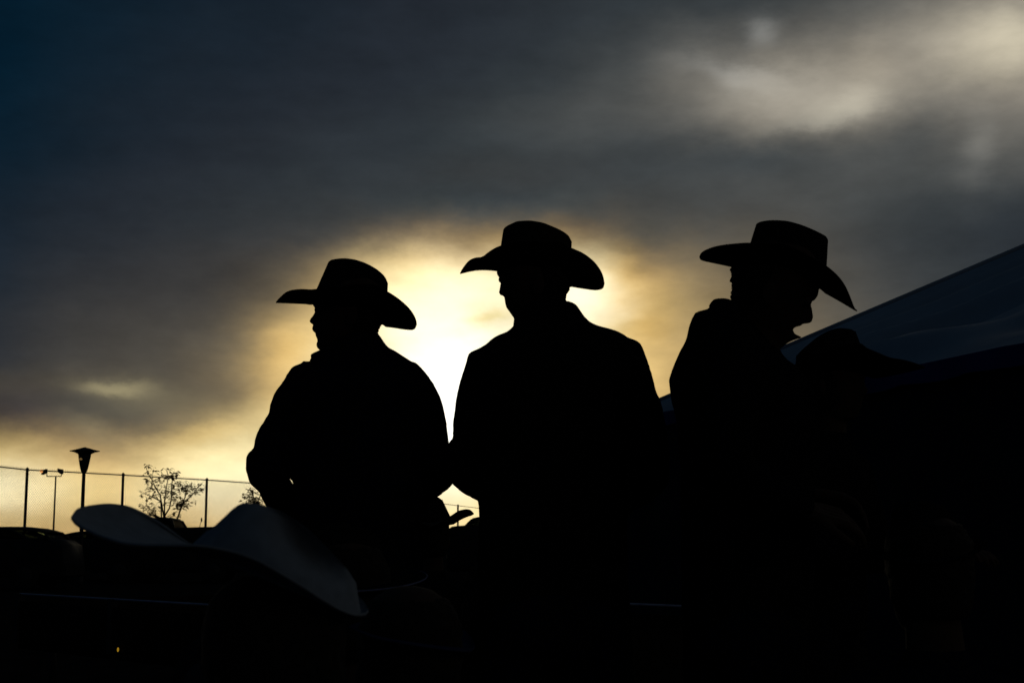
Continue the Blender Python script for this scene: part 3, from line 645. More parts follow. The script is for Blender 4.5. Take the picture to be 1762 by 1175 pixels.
# ------------------------------------------------------------------ other people (seated spectators and one standing behind)
def std_head(mb, c, F, s=1.0, hairmb=None):
    """a whole head around c facing F: skull, brow, nose, lips, chin, ears, neck"""
    F = Vector(F).normalized(); Sd = Vector((F.y, -F.x, 0)); rings = []; n = 40
    zt = [(-.125, .030, .035, .012), (-.115, .045, .055, .020), (-.10, .055, .068, .024), (-.085, .060, .074, .020), (-.078, .061, .076, .026), (-.070, .062, .078, .020), (-.062, .063, .080, .028), (-.052, .064, .082, .018), (-.046, .066, .084, .034), (-.036, .068, .087, .040), (-.02, .070, .090, .026), (0, .072, .094, .014), (.02, .075, .097, .020), (.05, .075, .098, .014), (.08, .070, .092, .004), (.10, .058, .078, 0), (.115, .035, .05, 0), (.12, .012, .02, 0)]
    for z, w, l, nose in zt:
        ring = []
        for j in range(n):
            t = 2*math.pi*j/n; a, b = math.cos(t), math.sin(t); u = l*a - .008; lat = w*b
            if a > 0: u += nose*.8*math.exp(-(lat/(.016 if nose > .023 else .03))**2) - .012*(z < -.03)*0
            ring.append(Vector(c) + F*u*s + Sd*lat*s + Vector((0, 0, z*s)))
        rings.append(ring)
    mb.ring_loft(rings)
    for q in (-1, 1): mb.ell(Vector(c) + Sd*q*.075*s - F*.005*s - Vector((0, 0, .025*s)), .012*s, .016*s, .03*s, 10); mb.ell(Vector(c) + F*.076*s + Sd*q*.03*s + Vector((0, 0, .002)), .012*s, .012*s, .010*s, 8)
    if hairmb is not None:
        hr = []
        for z, k in ((-.09, .85), (-.06, 1.0), (0, 1.08), (.06, 1.07), (.10, .8)):
            hr.append([Vector(c) - F*.022*s + F*(.085*k*math.cos(t))*s + Sd*(.078*k*math.sin(t))*s + Vector((0, 0, z*s)) for t in [2*math.pi*j/24 for j in range(24)]])
        hairmb.ring_loft(hr)
def other_person(label, hx, hy, D, face, sit, s=1.0, jmat='canvas', chair=True):
    """head centre seen at photo pixel hx,hy at depth D"""
    c = at(hx, hy, D); F = Vector((math.sin(face), math.cos(face), 0)); Sd = Vector((math.cos(face), -math.sin(face), 0))
    R = root('person', (c.x, c.y, 0), label, 'person', PEOPLE)
    body = MB(); H = MB(); std_head(body, c, F, s, H)
    neck = c - Vector((0, 0, .20*s)) - F*.03*s; hipz = max(.46, c.z - .66*s) if sit else c.z - .68*s
    body.chain([c - Vector((0, 0, .08*s)) - F*.02*s, neck], [.055*s, .062*s], 16)
    hc = Vector((c.x, c.y, hipz)) - F*.06; ch = neck.lerp(hc, .35)
    body.chain([neck - Vector((0, 0, .03)), ch, hc], [.055*s, .085*s, .09*s], 16)
    J = MB(); rings = []
    ht = neck.z + .035*s - hipz
    for u, w, d in ((-.12, .17, .125), (0, .175, .13), (.25, .165, .12), (.5, .18, .12), (.72, .205, .125), (.84, .20, .115), (.90, .155, .095), (.945, .085, .075), (1.0, .066, .064), (1.03, .062, .06)):
        p = hc.lerp(Vector((neck.x, neck.y, hipz)), min(1, max(0, u))); z = hipz + ht*u
        rings.append([Vector((p.x, p.y, z)) + Sd*(w*s*math.cos(t)) + F*(d*s*math.sin(t)) for t in [2*math.pi*j/40 for j in range(40)]])
    J.ring_loft(rings)
    for q in (-1, 1):
        sh = Vector((neck.x, neck.y, hipz + ht*.80)) + Sd*q*.19*s
        elb = sh + Sd*q*.06*s - Vector((0, 0, .27*s)) + F*.05; wr = elb + F*.22*s - Sd*q*.08*s + (Vector((0, 0, -.06)) if sit else Vector((0, 0, .02)))
        J.chain([sh, elb, wr], [.066*s, .054*s, .040*s], 16); body.chain([sh, elb, wr + (wr-elb).normalized()*.03], [.045*s, .036*s, .026*s], 12)
        hand_into(body, wr + (wr-elb).normalized()*.03, (wr-elb), Vector((0, 0, -1)), -q, .45, s)
    nm, co = remesh(J, .010, 3); finish(nm, folds(co, .0022, int(hx)), 'jacket', MT[jmat], R)
    legs(R, hc.x, hc.y, hipz, face, sit=sit, body=body, scale=s)
    nm, co = remesh(body, .006, 1); finish(nm, co, 'body', MT['skin'], R)
    nm, co = remesh(H, .007, 0); finish(nm, co + np.random.RandomState(3).normal(size=co.shape)*.0014, 'hair', MT['hair'], R)
    if sit and chair:
        cx, cy = hc.x, hc.y; zs = hipz - .09
        K = root('folding_chair', (cx, cy, 0), chair, 'chair', 'chairs under the seated spectators')
        Mz = Matrix.Rotation(-face, 3, 'Z'); b = Vector((cx, cy, 0))
        def lp(x, y, z): return b + Mz @ Vector((x, y, z))
        q = MB(); q.box(lp(0, .08, zs-.015), .42, .40, .03, Mz); q.build('seat', MT['iron'], K, False)
        q = MB(); q.box(lp(0, -.165, zs+.33), .42, .02, .18, Mz); q.build('backrest', MT['iron'], K, False)
        for x in (-.21, .21):
            q = MB(); q.tube(lp(x, .27, 0), lp(x, -.17, zs+.42), .011); q.build('leg', MT['iron'], K)
            q = MB(); q.tube(lp(x*.9, -.22, 0), lp(x*.9, .22, zs-.03), .011); q.build('leg', MT['iron'], K)
    return R, c

# white straw hat wearer close in front of the camera
DF = 1.70
Rf, cf = other_person('nearest person, in a white straw cowboy hat, blurred at lower left, back to us', 455, 1150, DF+.02, -.9, True, .92, 'wool', 'folding chair under the white-hatted person nearest the camera')
ff = Frame(400, 960, DF)
hat(Rf, ff, None, [(356, 913), (372, 899), (388, 884), (402, 871), (412, 864.5), (420, 862), (440, 864.5), (480, 877), (520, 900), (560, 937), (590, 969), (604, 986), (613, 1003)],
 (320, 948, 622, 1038), (122, 634),
 [(122, 891), (160, 908), (215, 926), (270, 936), (330, 948), (450, 990), (540, 1034), (590, 1056), (612, 1061), (628, 1058), (634, 1050)],
 [(122, 891), (130, 901), (160, 917), (190, 928), (215, 935), (260, 938), (330, 938), (380, 944), (430, 958), (480, 984), (520, 1008), (560, 1034), (590, 1050), (612, 1057), (628, 1056), (634, 1050)],
 [(122, 891), (133, 877), (160, 870.5), (185, 868), (215, 871), (250, 885), (275, 899.5), (300, 917), (320, 932), (345, 944), (420, 966), (520, 995), (600, 1018), (622, 1032), (630, 1042), (634, 1050)],
 .145, MT['straw'], band=False, curl_in=.16, w_base=.083, w_top=.055, crease=.03, pinch=.5, dents=((535, .72, 50, .045),))

# black hat with a pale-bound brim, beyond the white hat
R6, c6 = other_person('person in black hat with pale-edged brim, just right of the white hat', 585, 1040, 2.55, -.3, True, 1.0, 'canvas', 'folding chair under the person in the pale-edged black hat')
f6 = Frame(585, 995, 2.55)
def oval(xa, xb, y, tilt, up, n=24):
    c = (xa+xb)/2; a = (xb-xa)/2
    return [(c - a*math.cos(math.pi*k/n), y + tilt*(-math.cos(math.pi*k/n)) - up*math.sin(math.pi*k/n)) for k in range(n+1)]
hat(R6, f6, None, [(512, 925), (530, 905), (560, 898), (600, 900), (640, 912), (655, 928)], (500, 1000, 668, 1002), (470, 735),
 oval(470, 735, 994, -4, -12), oval(470, 735, 994, -4, -23), oval(470, 735, 994, -4, 19), .14, MT['felt'], bind=.0013)
R9, c9 = other_person('person in a dark navy hat in the deep shade, lower right of the white hat', 700, 1135, 2.15, -.3, True, .9, 'wool', 'folding chair under the navy-hatted person')
f9 = Frame(715, 1080, 2.15)
hat(R9, f9, None, [(655, 1050), (668, 1035), (690, 1028), (715, 1030), (740, 1040), (752, 1056)], (640, 1078, 768, 1092), (600, 817),
 [(600, 1078), (650, 1092), (720, 1104), (780, 1112), (808, 1116), (817, 1112)], [(600, 1078), (650, 1098), (720, 1110), (780, 1118), (810, 1120), (817, 1112)],
 [(600, 1078), (650, 1062), (720, 1052), (750, 1056), (785, 1076), (806, 1092), (814, 1102), (817, 1112)], .13, MT['navyfelt'], band=False)

# small figure between the first two men, brim tip against the sky
def front_hat(R, cx, top, right, brim, D, mk='felt', sgn=1, wl=.17):
    """hat seen end-on: right = traced crown side, brim = traced side lobe upper/lower; mirrored for the other side"""
    fr = Frame(cx, top[0][1]+25, D); rim = top
    xr = brim['end']; xl = 2*cx - xr
    mir = lambda t: [(2*cx-a, b) for a, b in t[::-1]]
    zc = brim['lo']; zu = brim['up']
    hat(R, fr, None, mir(top) + [t for t in top if t[0] > cx], (2*cx-right[0], right[1], right[0], right[1]), (xl, xr), mir(zc) + zc, mir(zu) + zu, mir(zu) + zu, wl, MT[mk], w_base=.10, w_top=.085, crease=.02, pinch=0)
R5, c5 = other_person('short person between left and middle cowboys, curled brim tip against the sky', 743, 922, 5.3, .1, False, .80, 'wool')
front_hat(R5, 740, [(741, 851), (748, 852), (755, 855), (761, 859)], (781, 890), dict(end=815.4,
  lo=[(741, 914), (765, 908), (781, 901), (789.4, 895.2), (797.9, 890.9), (806.4, 887.5), (811, 886.2), (815.4, 883.6)],
  up=[(741, 905), (765, 894), (779, 885.5), (787.7, 879.8), (794.5, 877.5), (803, 876.3), (808.1, 877.1), (812.3, 880), (815.4, 883.6)]), 5.3, wl=.15)

# person behind the right man, hat crown against the tent
R4, c4 = other_person('person standing behind the right cowboy, dark creased hat against the pale tent roof', 1434, 655, 4.05, 2.2, False, .95, 'wool')
f4 = Frame(1434, 610, 4.05)
hat(R4, f4, None, [(1370, 612), (1374, 607), (1384, 597.5), (1398, 586), (1411.9, 575.9), (1431, 566.8), (1447.8, 563.3), (1464.6, 564.8), (1472, 569.5)],
 (1367, 632, 1502, 640), (1300, 1592),
 [(1300, 640), (1340, 646), (1400, 650), (1500, 650), (1550, 642), (1592, 632)],
 [(1300, 640), (1340, 630), (1367, 628), (1400, 612), (1478, 590), (1491, 599), (1507.7, 606.1), (1534, 616.4), (1550.8, 619), (1570, 623.8), (1585, 629), (1592, 632)],
 [(1300, 640), (1340, 634), (1367, 630), (1400, 615), (1478, 594), (1491, 602), (1507.7, 609), (1534, 618), (1550.8, 621), (1570, 625), (1585, 629.5), (1592, 632)], .14, MT['felt'])

# seated person far right, low, faint brim
R7, c7 = other_person('seated person at far right below the tent, black hat low in the dark', 1590, 985, 3.0, -.4, True, 1.0, 'denim', 'folding chair under the person at far right below the tent')
f7 = Frame(1590, 945, 3.0)
hat(R7, f7, None, [(1535, 880), (1550, 866), (1580, 860), (1615, 865), (1635, 880)], (1525, 948, 1650, 952), (1480, 1700),
 [(1480, 946), (1525, 952), (1590, 956), (1650, 952), (1680, 944), (1700, 938)],
 [(1480, 946), (1525, 962), (1590, 968), (1640, 962), (1680, 950), (1700, 938)],
 [(1480, 946), (1525, 934), (1590, 928), (1640, 926), (1670, 926), (1690, 930), (1700, 938)], .14, MT['felt'])

# ------------------------------------------------------------------ tent: square marquee, pyramid roof
c0 = Vector((1.10, 15.6, 0)); a_ = Vector((.345, -.939, 0)); b_ = Vector((.939, .345, 0)); W = 9.7
zc_ = CAM_Z + (926-726)*15.6/FPX; zp = zc_ + 2.47
corn = [c0, c0 + a_*W, c0 + a_*W + b_*W, c0 + b_*W]; peak = c0 + (a_+b_)*(W/2); peak.z = zp
tent = root('marquee_tent', (peak.x, peak.y, 0), 'large pale square marquee tent with a peaked fabric roof, on the right behind the cowboys', 'tent')
for k in range(4):
    A, B_ = Vector(corn[k]), Vector(corn[(k+1) % 4]); A.z = B_.z = zc_
    q = MB(); nu, nv = 90, 40; vs = []
    rn = random.Random(k+3); ph = [rn.uniform(0, 6.28) for _ in range(4)]
    inner = peak - (A+B_)/2; nrm = (B_-A).cross(inner).normalized()
    if nrm.z < 0: nrm = -nrm
    for j in range(nv+1):
        v = j/nv
        for i in range(nu+1):
            u = i/nu; e = A.lerp(B_, u); p = e.lerp(peak, v)
            sag = -.14*math.sin(math.pi*v)*math.sin(math.pi*u) ** .8 - .02*(1-v)**6*abs(math.sin(math.pi*u*3))
            an = math.atan2(v+.02, u+.001) ; an2 = math.atan2(v+.02, 1-u+.001); edge = math.sin(math.pi*u)*min(1, (1-v)*1.6)
            fold = .12*math.sin(an*17+ph[0]+.8*math.sin(an*7)) * math.exp(-u*1.3) + .075*math.sin(an2*17+ph[1])*math.exp(-(1-u)*1.3) + .018*math.sin(u*math.pi*12+ph[2])*v
            fold += .06*math.sin(an*31+ph[3])*math.exp(-u*2)
            vs.append(p + nrm*(fold*edge) + Vector((0, 0, sag*edge**.3 if edge > 0 else 0)))
    q.add(vs, [(j*(nu+1)+i, j*(nu+1)+i+1, (j+1)*(nu+1)+i+1, (j+1)*(nu+1)+i) for j in range(nv) for i in range(nu)])
    q.build('roof_panel', MT['tent'], tent)
    # hip cord, valance, pole
    q = MB(); q.tube(A + Vector((0, 0, .012)), peak + Vector((0, 0, .012)), .025, n=6); q.build('hip_seam', MT['tent'], tent)
    q = MB(); vs = []; M_ = 120; out = ((A+B_)/2 - Vector((peak.x, peak.y, A.z))).normalized()
    for i in range(M_+1):
        u = i/M_; p = A.lerp(B_, u); wv = .02*math.sin(u*70)
        zt = -.02*abs(math.sin(math.pi*u*3))*math.sin(math.pi*u)**.3
        vs += [p + out*.012 + Vector((0, 0, zt+.01)), p + out*(.02+wv) + Vector((0, 0, zt-.12 - .02*abs(math.sin(u*40))))]
    q.add(vs, [(2*i, 2*i+2, 2*i+3, 2*i+1) for i in range(M_)]); q.build('valance', MT['tentblue'], tent)
    q = MB(); q.tube(Vector((A.x, A.y, 0)), A, .045, n=12); q.build('pole', MT['galv'], tent)
    if k in (1, 2, 3) or True:
        # walls all round, coloured dark to stand in for the shaded tent interior
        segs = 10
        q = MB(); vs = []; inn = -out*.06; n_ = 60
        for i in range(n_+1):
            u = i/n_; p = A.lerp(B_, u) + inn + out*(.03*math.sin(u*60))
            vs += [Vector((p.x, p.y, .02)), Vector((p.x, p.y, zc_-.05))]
        q.add(vs, [(2*i, 2*i+2, 2*i+3, 2*i+1) for i in range(n_)]); q.build('shade_wall', MT['tentshade'], tent)

# ------------------------------------------------------------------ chain-link fence
FH = 3.30
def fpt(px, py):
    Y = (FH-CAM_Z)*FPX/(926-py) * 1.0
    p = at(px, py, Y); return Vector((p.x, p.y, 0))
path = [fpt(-130, 794.5), fpt(0, 803.3), fpt(47, 808.5), fpt(212, 817.5), fpt(356, 826), fpt(470, 834), fpt(600, 847), fpt(700, 859), fpt(788, 870), fpt(880, 881)]
fence = root('chain_link_fence', path[2], 'tall chain-link fence with thin steel posts along the far side of the car park', 'fence')
wires = MB(); rail_ = MB()
posts = [0, 2, 3, 4, 5, 6, 7, 8, 9]
for i in posts:
    q = MB(); p = path[i]; r = .046 if i < 5 else .062
    q.tube(p, p + Vector((0, 0, FH)), r, n=12)
    q.lathe([(r*1.15, FH), (r*1.1, FH+.02), (.001, FH+.07)], p, 12); q.build('post', MT['iron'], fence)
for i in range(len(path)-1):
    a, b = path[i], path[i+1]; d = b-a; Ln = d.length; d.normalize()
    q = MB(); q.tube(a + Vector((0, 0, FH-.02)), b + Vector((0, 0, FH-.02)), .022, n=6); q.build('top_rail', MT['galv'], fence)
    if i < 5:
        st = .095; up = Vector((0, 0, 1)); nrm = d.cross(up); hh = FH + .05; r = .0025
        k = -hh
        while k < Ln:
            for sg in (1, -1):
                x0 = k if sg == 1 else k+hh; x1 = x0 + sg*hh; z0, z1 = .05, hh
                lo, hi = 0.0, Ln
                # clip to the bay
                def cl_(x, z, xa, za, xb, zb, lim): t = (lim-xa)/(xb-xa); return lim, za+(zb-za)*t
                xa, za, xb, zb = x0, z0, x1, z1
                if xa > xb: xa, za, xb, zb = xb, zb, xa, za
                if xb <= lo or xa >= hi: continue
                if xa < lo: xa, za = cl_(0, 0, x0, z0, x1, z1, lo)
                if xb > hi: xb, zb = cl_(0, 0, x0, z0, x1, z1, hi)
                if abs(xb-xa) < .01: continue
                p = a + d*xa + up*za; s_ = a + d*xb + up*zb; t = (s_-p).normalized(); n1 = t.cross(nrm).normalized(); ofs = nrm*(.002*sg)
                vv = [p + n1*r + ofs, p - n1*r*.5 + nrm*r*.87 + ofs, p - n1*r*.5 - nrm*r*.87 + ofs, s_ + n1*r + ofs, s_ - n1*r*.5 + nrm*r*.87 + ofs, s_ - n1*r*.5 - nrm*r*.87 + ofs]
                wires.add(vv, [(0, 1, 4, 3), (1, 2, 5, 4), (2, 0, 3, 5)])
            k += st
wm = wires.build('wire_mesh', MT['galv'], fence, False); wm['kind'] = 'stuff'

# ------------------------------------------------------------------ lamp post, floodlights
p = at(140, 920, 35); lx, ly = p.x, 35.0
lamp = root('lamp_post', (lx, ly, 0), 'dark lamp post with flared lantern and flat pointed cap, left in front of the fence', 'street lamp')
def zz(py, Y): return at(881, py, Y).z
q = MB(); q.tube((lx, ly, 0), (lx, ly, zz(813, 35)), .052, .042, 14); q.tube((lx, ly, 0), (lx, ly, .25), .09, .07, 14); q.build('pole', MT['iron'], lamp)
u_ = 35/FPX
q = MB(); q.lathe([(3.6*u_, zz(814, 35)), (4.8*u_, zz(811.5, 35)), (6.6*u_, zz(806, 35)), (8.6*u_, zz(796, 35)), (10.4*u_, zz(785, 35)), (11*u_, zz(780, 35)), (11*u_, zz(778, 35))], (lx, ly, 0), 24); q.build('lantern', MT['iron'], lamp)
q = MB(); q.lathe([(11.2*u_, zz(781, 35)), (17*u_, zz(778, 35)), (25*u_, zz(776.3, 35)), (25.2*u_, zz(775.6, 35)), (16*u_, zz(773.4, 35)), (8*u_, zz(771, 35)), (4*u_, zz(770, 35)), (.5*u_, zz(769, 35))], (lx, ly, 0), 28); q.build('cap', MT['iron'], lamp)
q = MB(); q.ell((lx-3.6*u_, ly-.128, zz(790, 35)), .045, .02, .03, 10); q.build('glint_spot', MT['dim'], lamp)  # emissive spot on the lantern shell, imitating a small warm glint
DFL = 58; u_ = DFL/FPX; p = at(92, 912, DFL); fx = p.x
fl = root('floodlight_pole', (fx, DFL, 0), 'thin pole with a crossbar and two floodlights, the left one glowing orange, beyond the fence', 'floodlight')
q = MB(); q.tube((fx, DFL, 0), (fx, DFL, zz(819, DFL)), .045, .03, 10); q.build('pole', MT['iron'], fl)
zb = zz(819.3, DFL); xl_, xr_ = at(80.5, 819, DFL).x, at(105.5, 819, DFL).x
q = MB(); q.tube((xl_, DFL, zb), (xr_, DFL, zb), .02, n=8); q.tube((xl_, DFL, zb), (xl_, DFL, zz(813, DFL)), .018, n=8); q.tube((xr_, DFL, zb), (xr_, DFL, zz(812, DFL)), .018, n=8); q.build('crossbar', MT['iron'], fl)
for (px, py, lit, dr) in ((77, 809.8, True, -1), (103.5, 808.8, False, 1)):
    X = at(px, py, DFL).x; Z = zz(py, DFL); q = MB(); rg = []
    for t, hy, hz in ((-4.2, 2.0, 2.2), (-3.6, 3.3, 3.2), (2.0, 4.4, 4.0), (3.8, 4.6, 4.2), (4.4, 4.4, 4.0)):
        rg.append([Vector((X - dr*t*u_*(-1), DFL + hy*u_*sy, Z + hz*u_*sz - (0.06 if t > 0 else 0)*1)) for sy, sz in ((-1, -1), (1, -1), (1, 1), (-1, 1))])
    q.ring_loft(rg); hd = q.build('floodlight_head', MT['iron'], fl, False)
    if lit:
        q = MB(); q.ell((X - 4.2*u_, DFL-.05, Z-.02), .085, .09, .075, 12); q.build('lens', MT['flood'], hd)

# ------------------------------------------------------------------ vehicles
def wheel(par, c, r=.33, w=.22, ax=Vector((0, 1, 0))):
    c = Vector(c); q = MB(); n = 22; rings = []
    e = Vector((1, 0, 0)) if abs(ax.y) > .5 else Vector((0, 1, 0)); X = (e - ax*e.dot(ax)).normalized(); Z = ax.cross(X)
    for u, k in ((-.5, .62), (-.5, .92), (-.32, 1.0), (.32, 1.0), (.5, .92), (.5, .62)):
        rings.append([c + ax*(u*w) + X*(r*k*math.cos(2*math.pi*j/n)) + Z*(r*k*math.sin(2*math.pi*j/n)) for j in range(n)])
    q.ring_loft(rings); wh = q.build('wheel', MT['rubber'], par)
    q = MB(); rings = []
    for u, k in ((-.53, .2), (-.52, .58), (-.4, .61), (.4, .61), (.52, .58), (.53, .2)):
        rings.append([c + ax*(u*w) + X*(r*k*math.cos(2*math.pi*j/n)) + Z*(r*k*math.sin(2*math.pi*j/n)) for j in range(n)])
    q.ring_loft(rings); q.build('rim', MT['iron'], wh)
def car(label, clear, x0, Y, L_, H, prof_low, belt, roof, wx, paint='carpaint', truck=False, antenna=None, group='cars parked before the fence', flip=1):
    """side-on car; prof_low: (u,z) hood/deck line; roof: (u,z) of the greenhouse; u runs 0..1 left to right"""
    R = root('parked_car' if not truck else 'pickup_truck', (x0+L_/2, Y, 0), label, 'car' if not truck else 'pickup truck', group)
    Wd = .88
    q = MB(); rings = []
    for u, z in prof_low:
        x = x0+u*L_; k = 1 - .10*abs(2*u-1)**4
        rings.append([(x, Y + Wd*k*sy, zz_) for sy, zz_ in ((-.92, .28), (-1, .45), (-1, z*.8), (-.93, z), (0, z+.025), (.93, z), (1, z*.8), (1, .45), (.92, .28))])
    q.ring_loft([[Vector(p) for p in r] for r in rings]); q.build('body', MT[paint], R)
    zb = belt
    # roof shell
    q = MB(); rings = []
    for u, z in roof:
        x = x0+u*L_
        rings.append([Vector((x, Y + .66*Wd*sy, z+dz)) for sy, dz in ((-1, -.035), (-.9, 0), (-.5, .022), (0, .03), (.5, .022), (.9, 0), (1, -.035), (.9, -.05), (0, -.03), (-.9, -.05))])
    q.ring_loft(rings); q.build('roof', MT[paint], R)
    u0, z0 = roof[0]; u1, z1 = roof[-1]
    bu0, bu1 = (wx[0], wx[-1])
    for sy in (-1, 1):
        # pillars and side glass between them
        for k in range(len(wx)):
            tb = x0+wx[k]*L_; f = k/(len(wx)-1); tt = x0+(u0+(u1-u0)*f)*L_; zt = float(np.interp(u0+(u1-u0)*f, [r[0] for r in roof], [r[1] for r in roof]))-.03
            q = MB(); q.tube((tb, Y+sy*.88*Wd, zb-.05), (tt, Y+sy*.65*Wd, zt), .038, n=6); q.build('pillar', MT[paint], R)
            if k:
                q = MB(); a, b, c, d = pb, Vector((tb, Y+sy*.88*Wd, zb-.05)), Vector((tt, Y+sy*.65*Wd, zt)), pt
                off = Vector((0, sy*.006, 0)); gm = MT['glass'] if k in clear else MT['darkglass']; q.add([a, b, c, d, a+off, b+off, c+off, d+off], [(0, 1, 2, 3), (7, 6, 5, 4), (0, 4, 5, 1), (1, 5, 6, 2), (2, 6, 7, 3), (3, 7, 4, 0)]); q.build('window', gm, R, False)
            pb, pt = Vector((tb, Y+sy*.88*Wd, zb-.05)), Vector((tt, Y+sy*.65*Wd, zt))
    for (bu, tu, nm_) in ((bu0, u0, 'rear_window'), (bu1, u1, 'windscreen')):
        xb, xt = x0+bu*L_, x0+tu*L_; zt = (z0 if tu == u0 else z1)-.03; e = .006
        q = MB(); vs = [Vector((xb, Y-.86*Wd, zb-.05)), Vector((xb, Y+.86*Wd, zb-.05)), Vector((xt, Y+.64*Wd, zt)), Vector((xt, Y-.64*Wd, zt))]; vs += [v + Vector((e, 0, 0)) for v in vs]
        q.add(vs, [(0, 1, 2, 3), (7, 6, 5, 4), (0, 4, 5, 1), (1, 5, 6, 2), (2, 6, 7, 3), (3, 7, 4, 0)]); q.build(nm_, MT['darkglass'], R, False)
    for u in ((.19, .80) if not truck else (.2, .82)):
        for sy in (-1, 1): wheel(R, (x0+u*L_, Y+sy*(Wd-.09), .33))
    for uu, nm_ in ((.004, 'tail_light'), (.985, 'headlight')):
        for sy in (-1, 1):
            q = MB(); q.ell((x0+uu*L_, Y+sy*.66, .66), .05, .12, .07, 10); q.build(nm_, MT['chrome'] if nm_ == 'headlight' else MT['band'], R)
    for uu in (.03, .97):
        q = MB(); q.box((x0+uu*L_ + (-.09 if uu < .5 else .09), Y, .42), .14, 1.55, .2, tz=.1); q.build('bumper', MT['rubber'], R, False)
    for sy in (-1, 1):
        q = MB(); q.ell((x0+(wx[-1]-.035)*L_, Y+sy*(Wd+.06), zb+.02), .06, .09, .06, 10); q.build('mirror', MT[paint], R)
    for k in (-.3, .3):
        q = MB(); q.box((x0+(.45)*L_, Y+k, zb+.02), .14, .42, .5, tz=.1); q.build('seat', MT['wool'], R)
    if antenna:
        q = MB(); q.tube(antenna[0], antenna[1], .010, .006, 6); q.ell(antenna[1], .022, .022, .06, 8); q.build('antenna', MT['rubber'], R)
    return R
# left sedan, front of car to the right
Yc = 33.0; X0 = at(-190, 915, Yc).x; X1 = at(112, 915, Yc).x; Lc = X1-X0 + .25
def U(px, Y, x0, L_): return (at(px, 915, Y).x-x0)/L_
zr = zz(907.8, Yc)
car('dark rounded car at the far left edge of the car park', (3,), X0, Yc, Lc, zr, [(0, .7), (.03, .95), (.15, 1.05), (.3, 1.12), (.62, 1.14), (.80, 1.14), (.94, 1.10), (.985, .98), (1, .6)], 1.15,
 [(U(-95, Yc, X0, Lc), zz(913, Yc)), (U(-60, Yc, X0, Lc), zz(909.8, Yc)), (U(-20, Yc, X0, Lc), zz(908.6, Yc)), (U(20, Yc, X0, Lc), zr), (U(50, Yc, X0, Lc), zz(908.4, Yc)), (U(75, Yc, X0, Lc), zz(910.8, Yc)), (U(92, Yc, X0, Lc), zz(914.5, Yc))], [.17, .42, U(74, Yc, X0, Lc), U(104, Yc, X0, Lc)])
Yd = 40.0; X0 = at(104, 915, Yd).x - .9; X1 = at(300, 915, Yd).x; Lc = X1-X0
car('dark green car with glinting side windows, second from left, under the lamp post', (2, 3), X0, Yd, Lc, 1.4, [(0, .7), (.03, .98), (.10, 1.10), (.3, 1.15), (.62, 1.15), (.78, 1.12), (.92, 1.0), (.985, .8), (1, .55)], 1.18,
 [(U(118, Yd, X0, Lc), zz(920, Yd)), (U(130, Yd, X0, Lc), zz(917, Yd)), (U(145, Yd, X0, Lc), zz(915, Yd)), (U(165, Yd, X0, Lc), zz(914.6, Yd)), (U(185, Yd, X0, Lc), zz(916.5, Yd)), (U(200, Yd, X0, Lc), zz(919, Yd))], [.14, .36, .58, .76], 'carpaint2')
Ye = 38.0; X0 = at(172, 900, Ye).x; X1 = at(425, 900, Ye).x; Lc = X1-X0; zh = zz(907.6, Ye)
av0 = at(342.5, 909, Ye-.6); av1 = at(346.8, 894, Ye-.6)
car('dark pickup truck with tall cab behind the white hat, young tree rising beyond it', (), X0, Ye, Lc, 1.7, [(0, .9), (.02, zh-.06), (.3, zh-.03), (.55, zh-.02), (.72, zh), (.84, zh), (.93, zh-.05), (.98, zh-.18), (1, .8)], zh,
 [(U(238, Ye, X0, Lc), zz(895.5, Ye)), (U(250, Ye, X0, Lc), zz(892.8, Ye)), (U(275, Ye, X0, Lc), zz(892, Ye)), (U(295, Ye, X0, Lc), zz(892.6, Ye)), (U(304, Ye, X0, Lc), zz(894.5, Ye))], [U(232, Ye, X0, Lc), U(272, Ye, X0, Lc), U(311, Ye, X0, Lc)], 'carpaint', True, (av0, av1))

Yg = 39.0; X0 = at(772, 900, Yg).x; X1 = at(1075, 900, Yg).x; Lc = X1-X0; zh = zz(905, Yg)
car('dark high-roofed vehicle glimpsed in the small gap between left and middle cowboys', (), X0, Yg, Lc, 1.7, [(0, .9), (.008, zh-.07), (.02, zh-.03), (.06, zh-.01), (.1, zh), (.4, zh+.02), (.8, zh), (.95, zh-.03), (1, .8)], zh,
 [(U(813, Yg, X0, Lc), zz(893, Yg)), (U(822, Yg, X0, Lc), zz(891, Yg)), (U(840, Yg, X0, Lc), zz(889, Yg)), (U(900, Yg, X0, Lc), zz(887, Yg)), (U(1000, Yg, X0, Lc), zz(888, Yg)), (U(1050, Yg, X0, Lc), zz(892, Yg))], [U(800, Yg, X0, Lc), U(870, Yg, X0, Lc), U(950, Yg, X0, Lc), U(1066, Yg, X0, Lc)], 'carpaint')

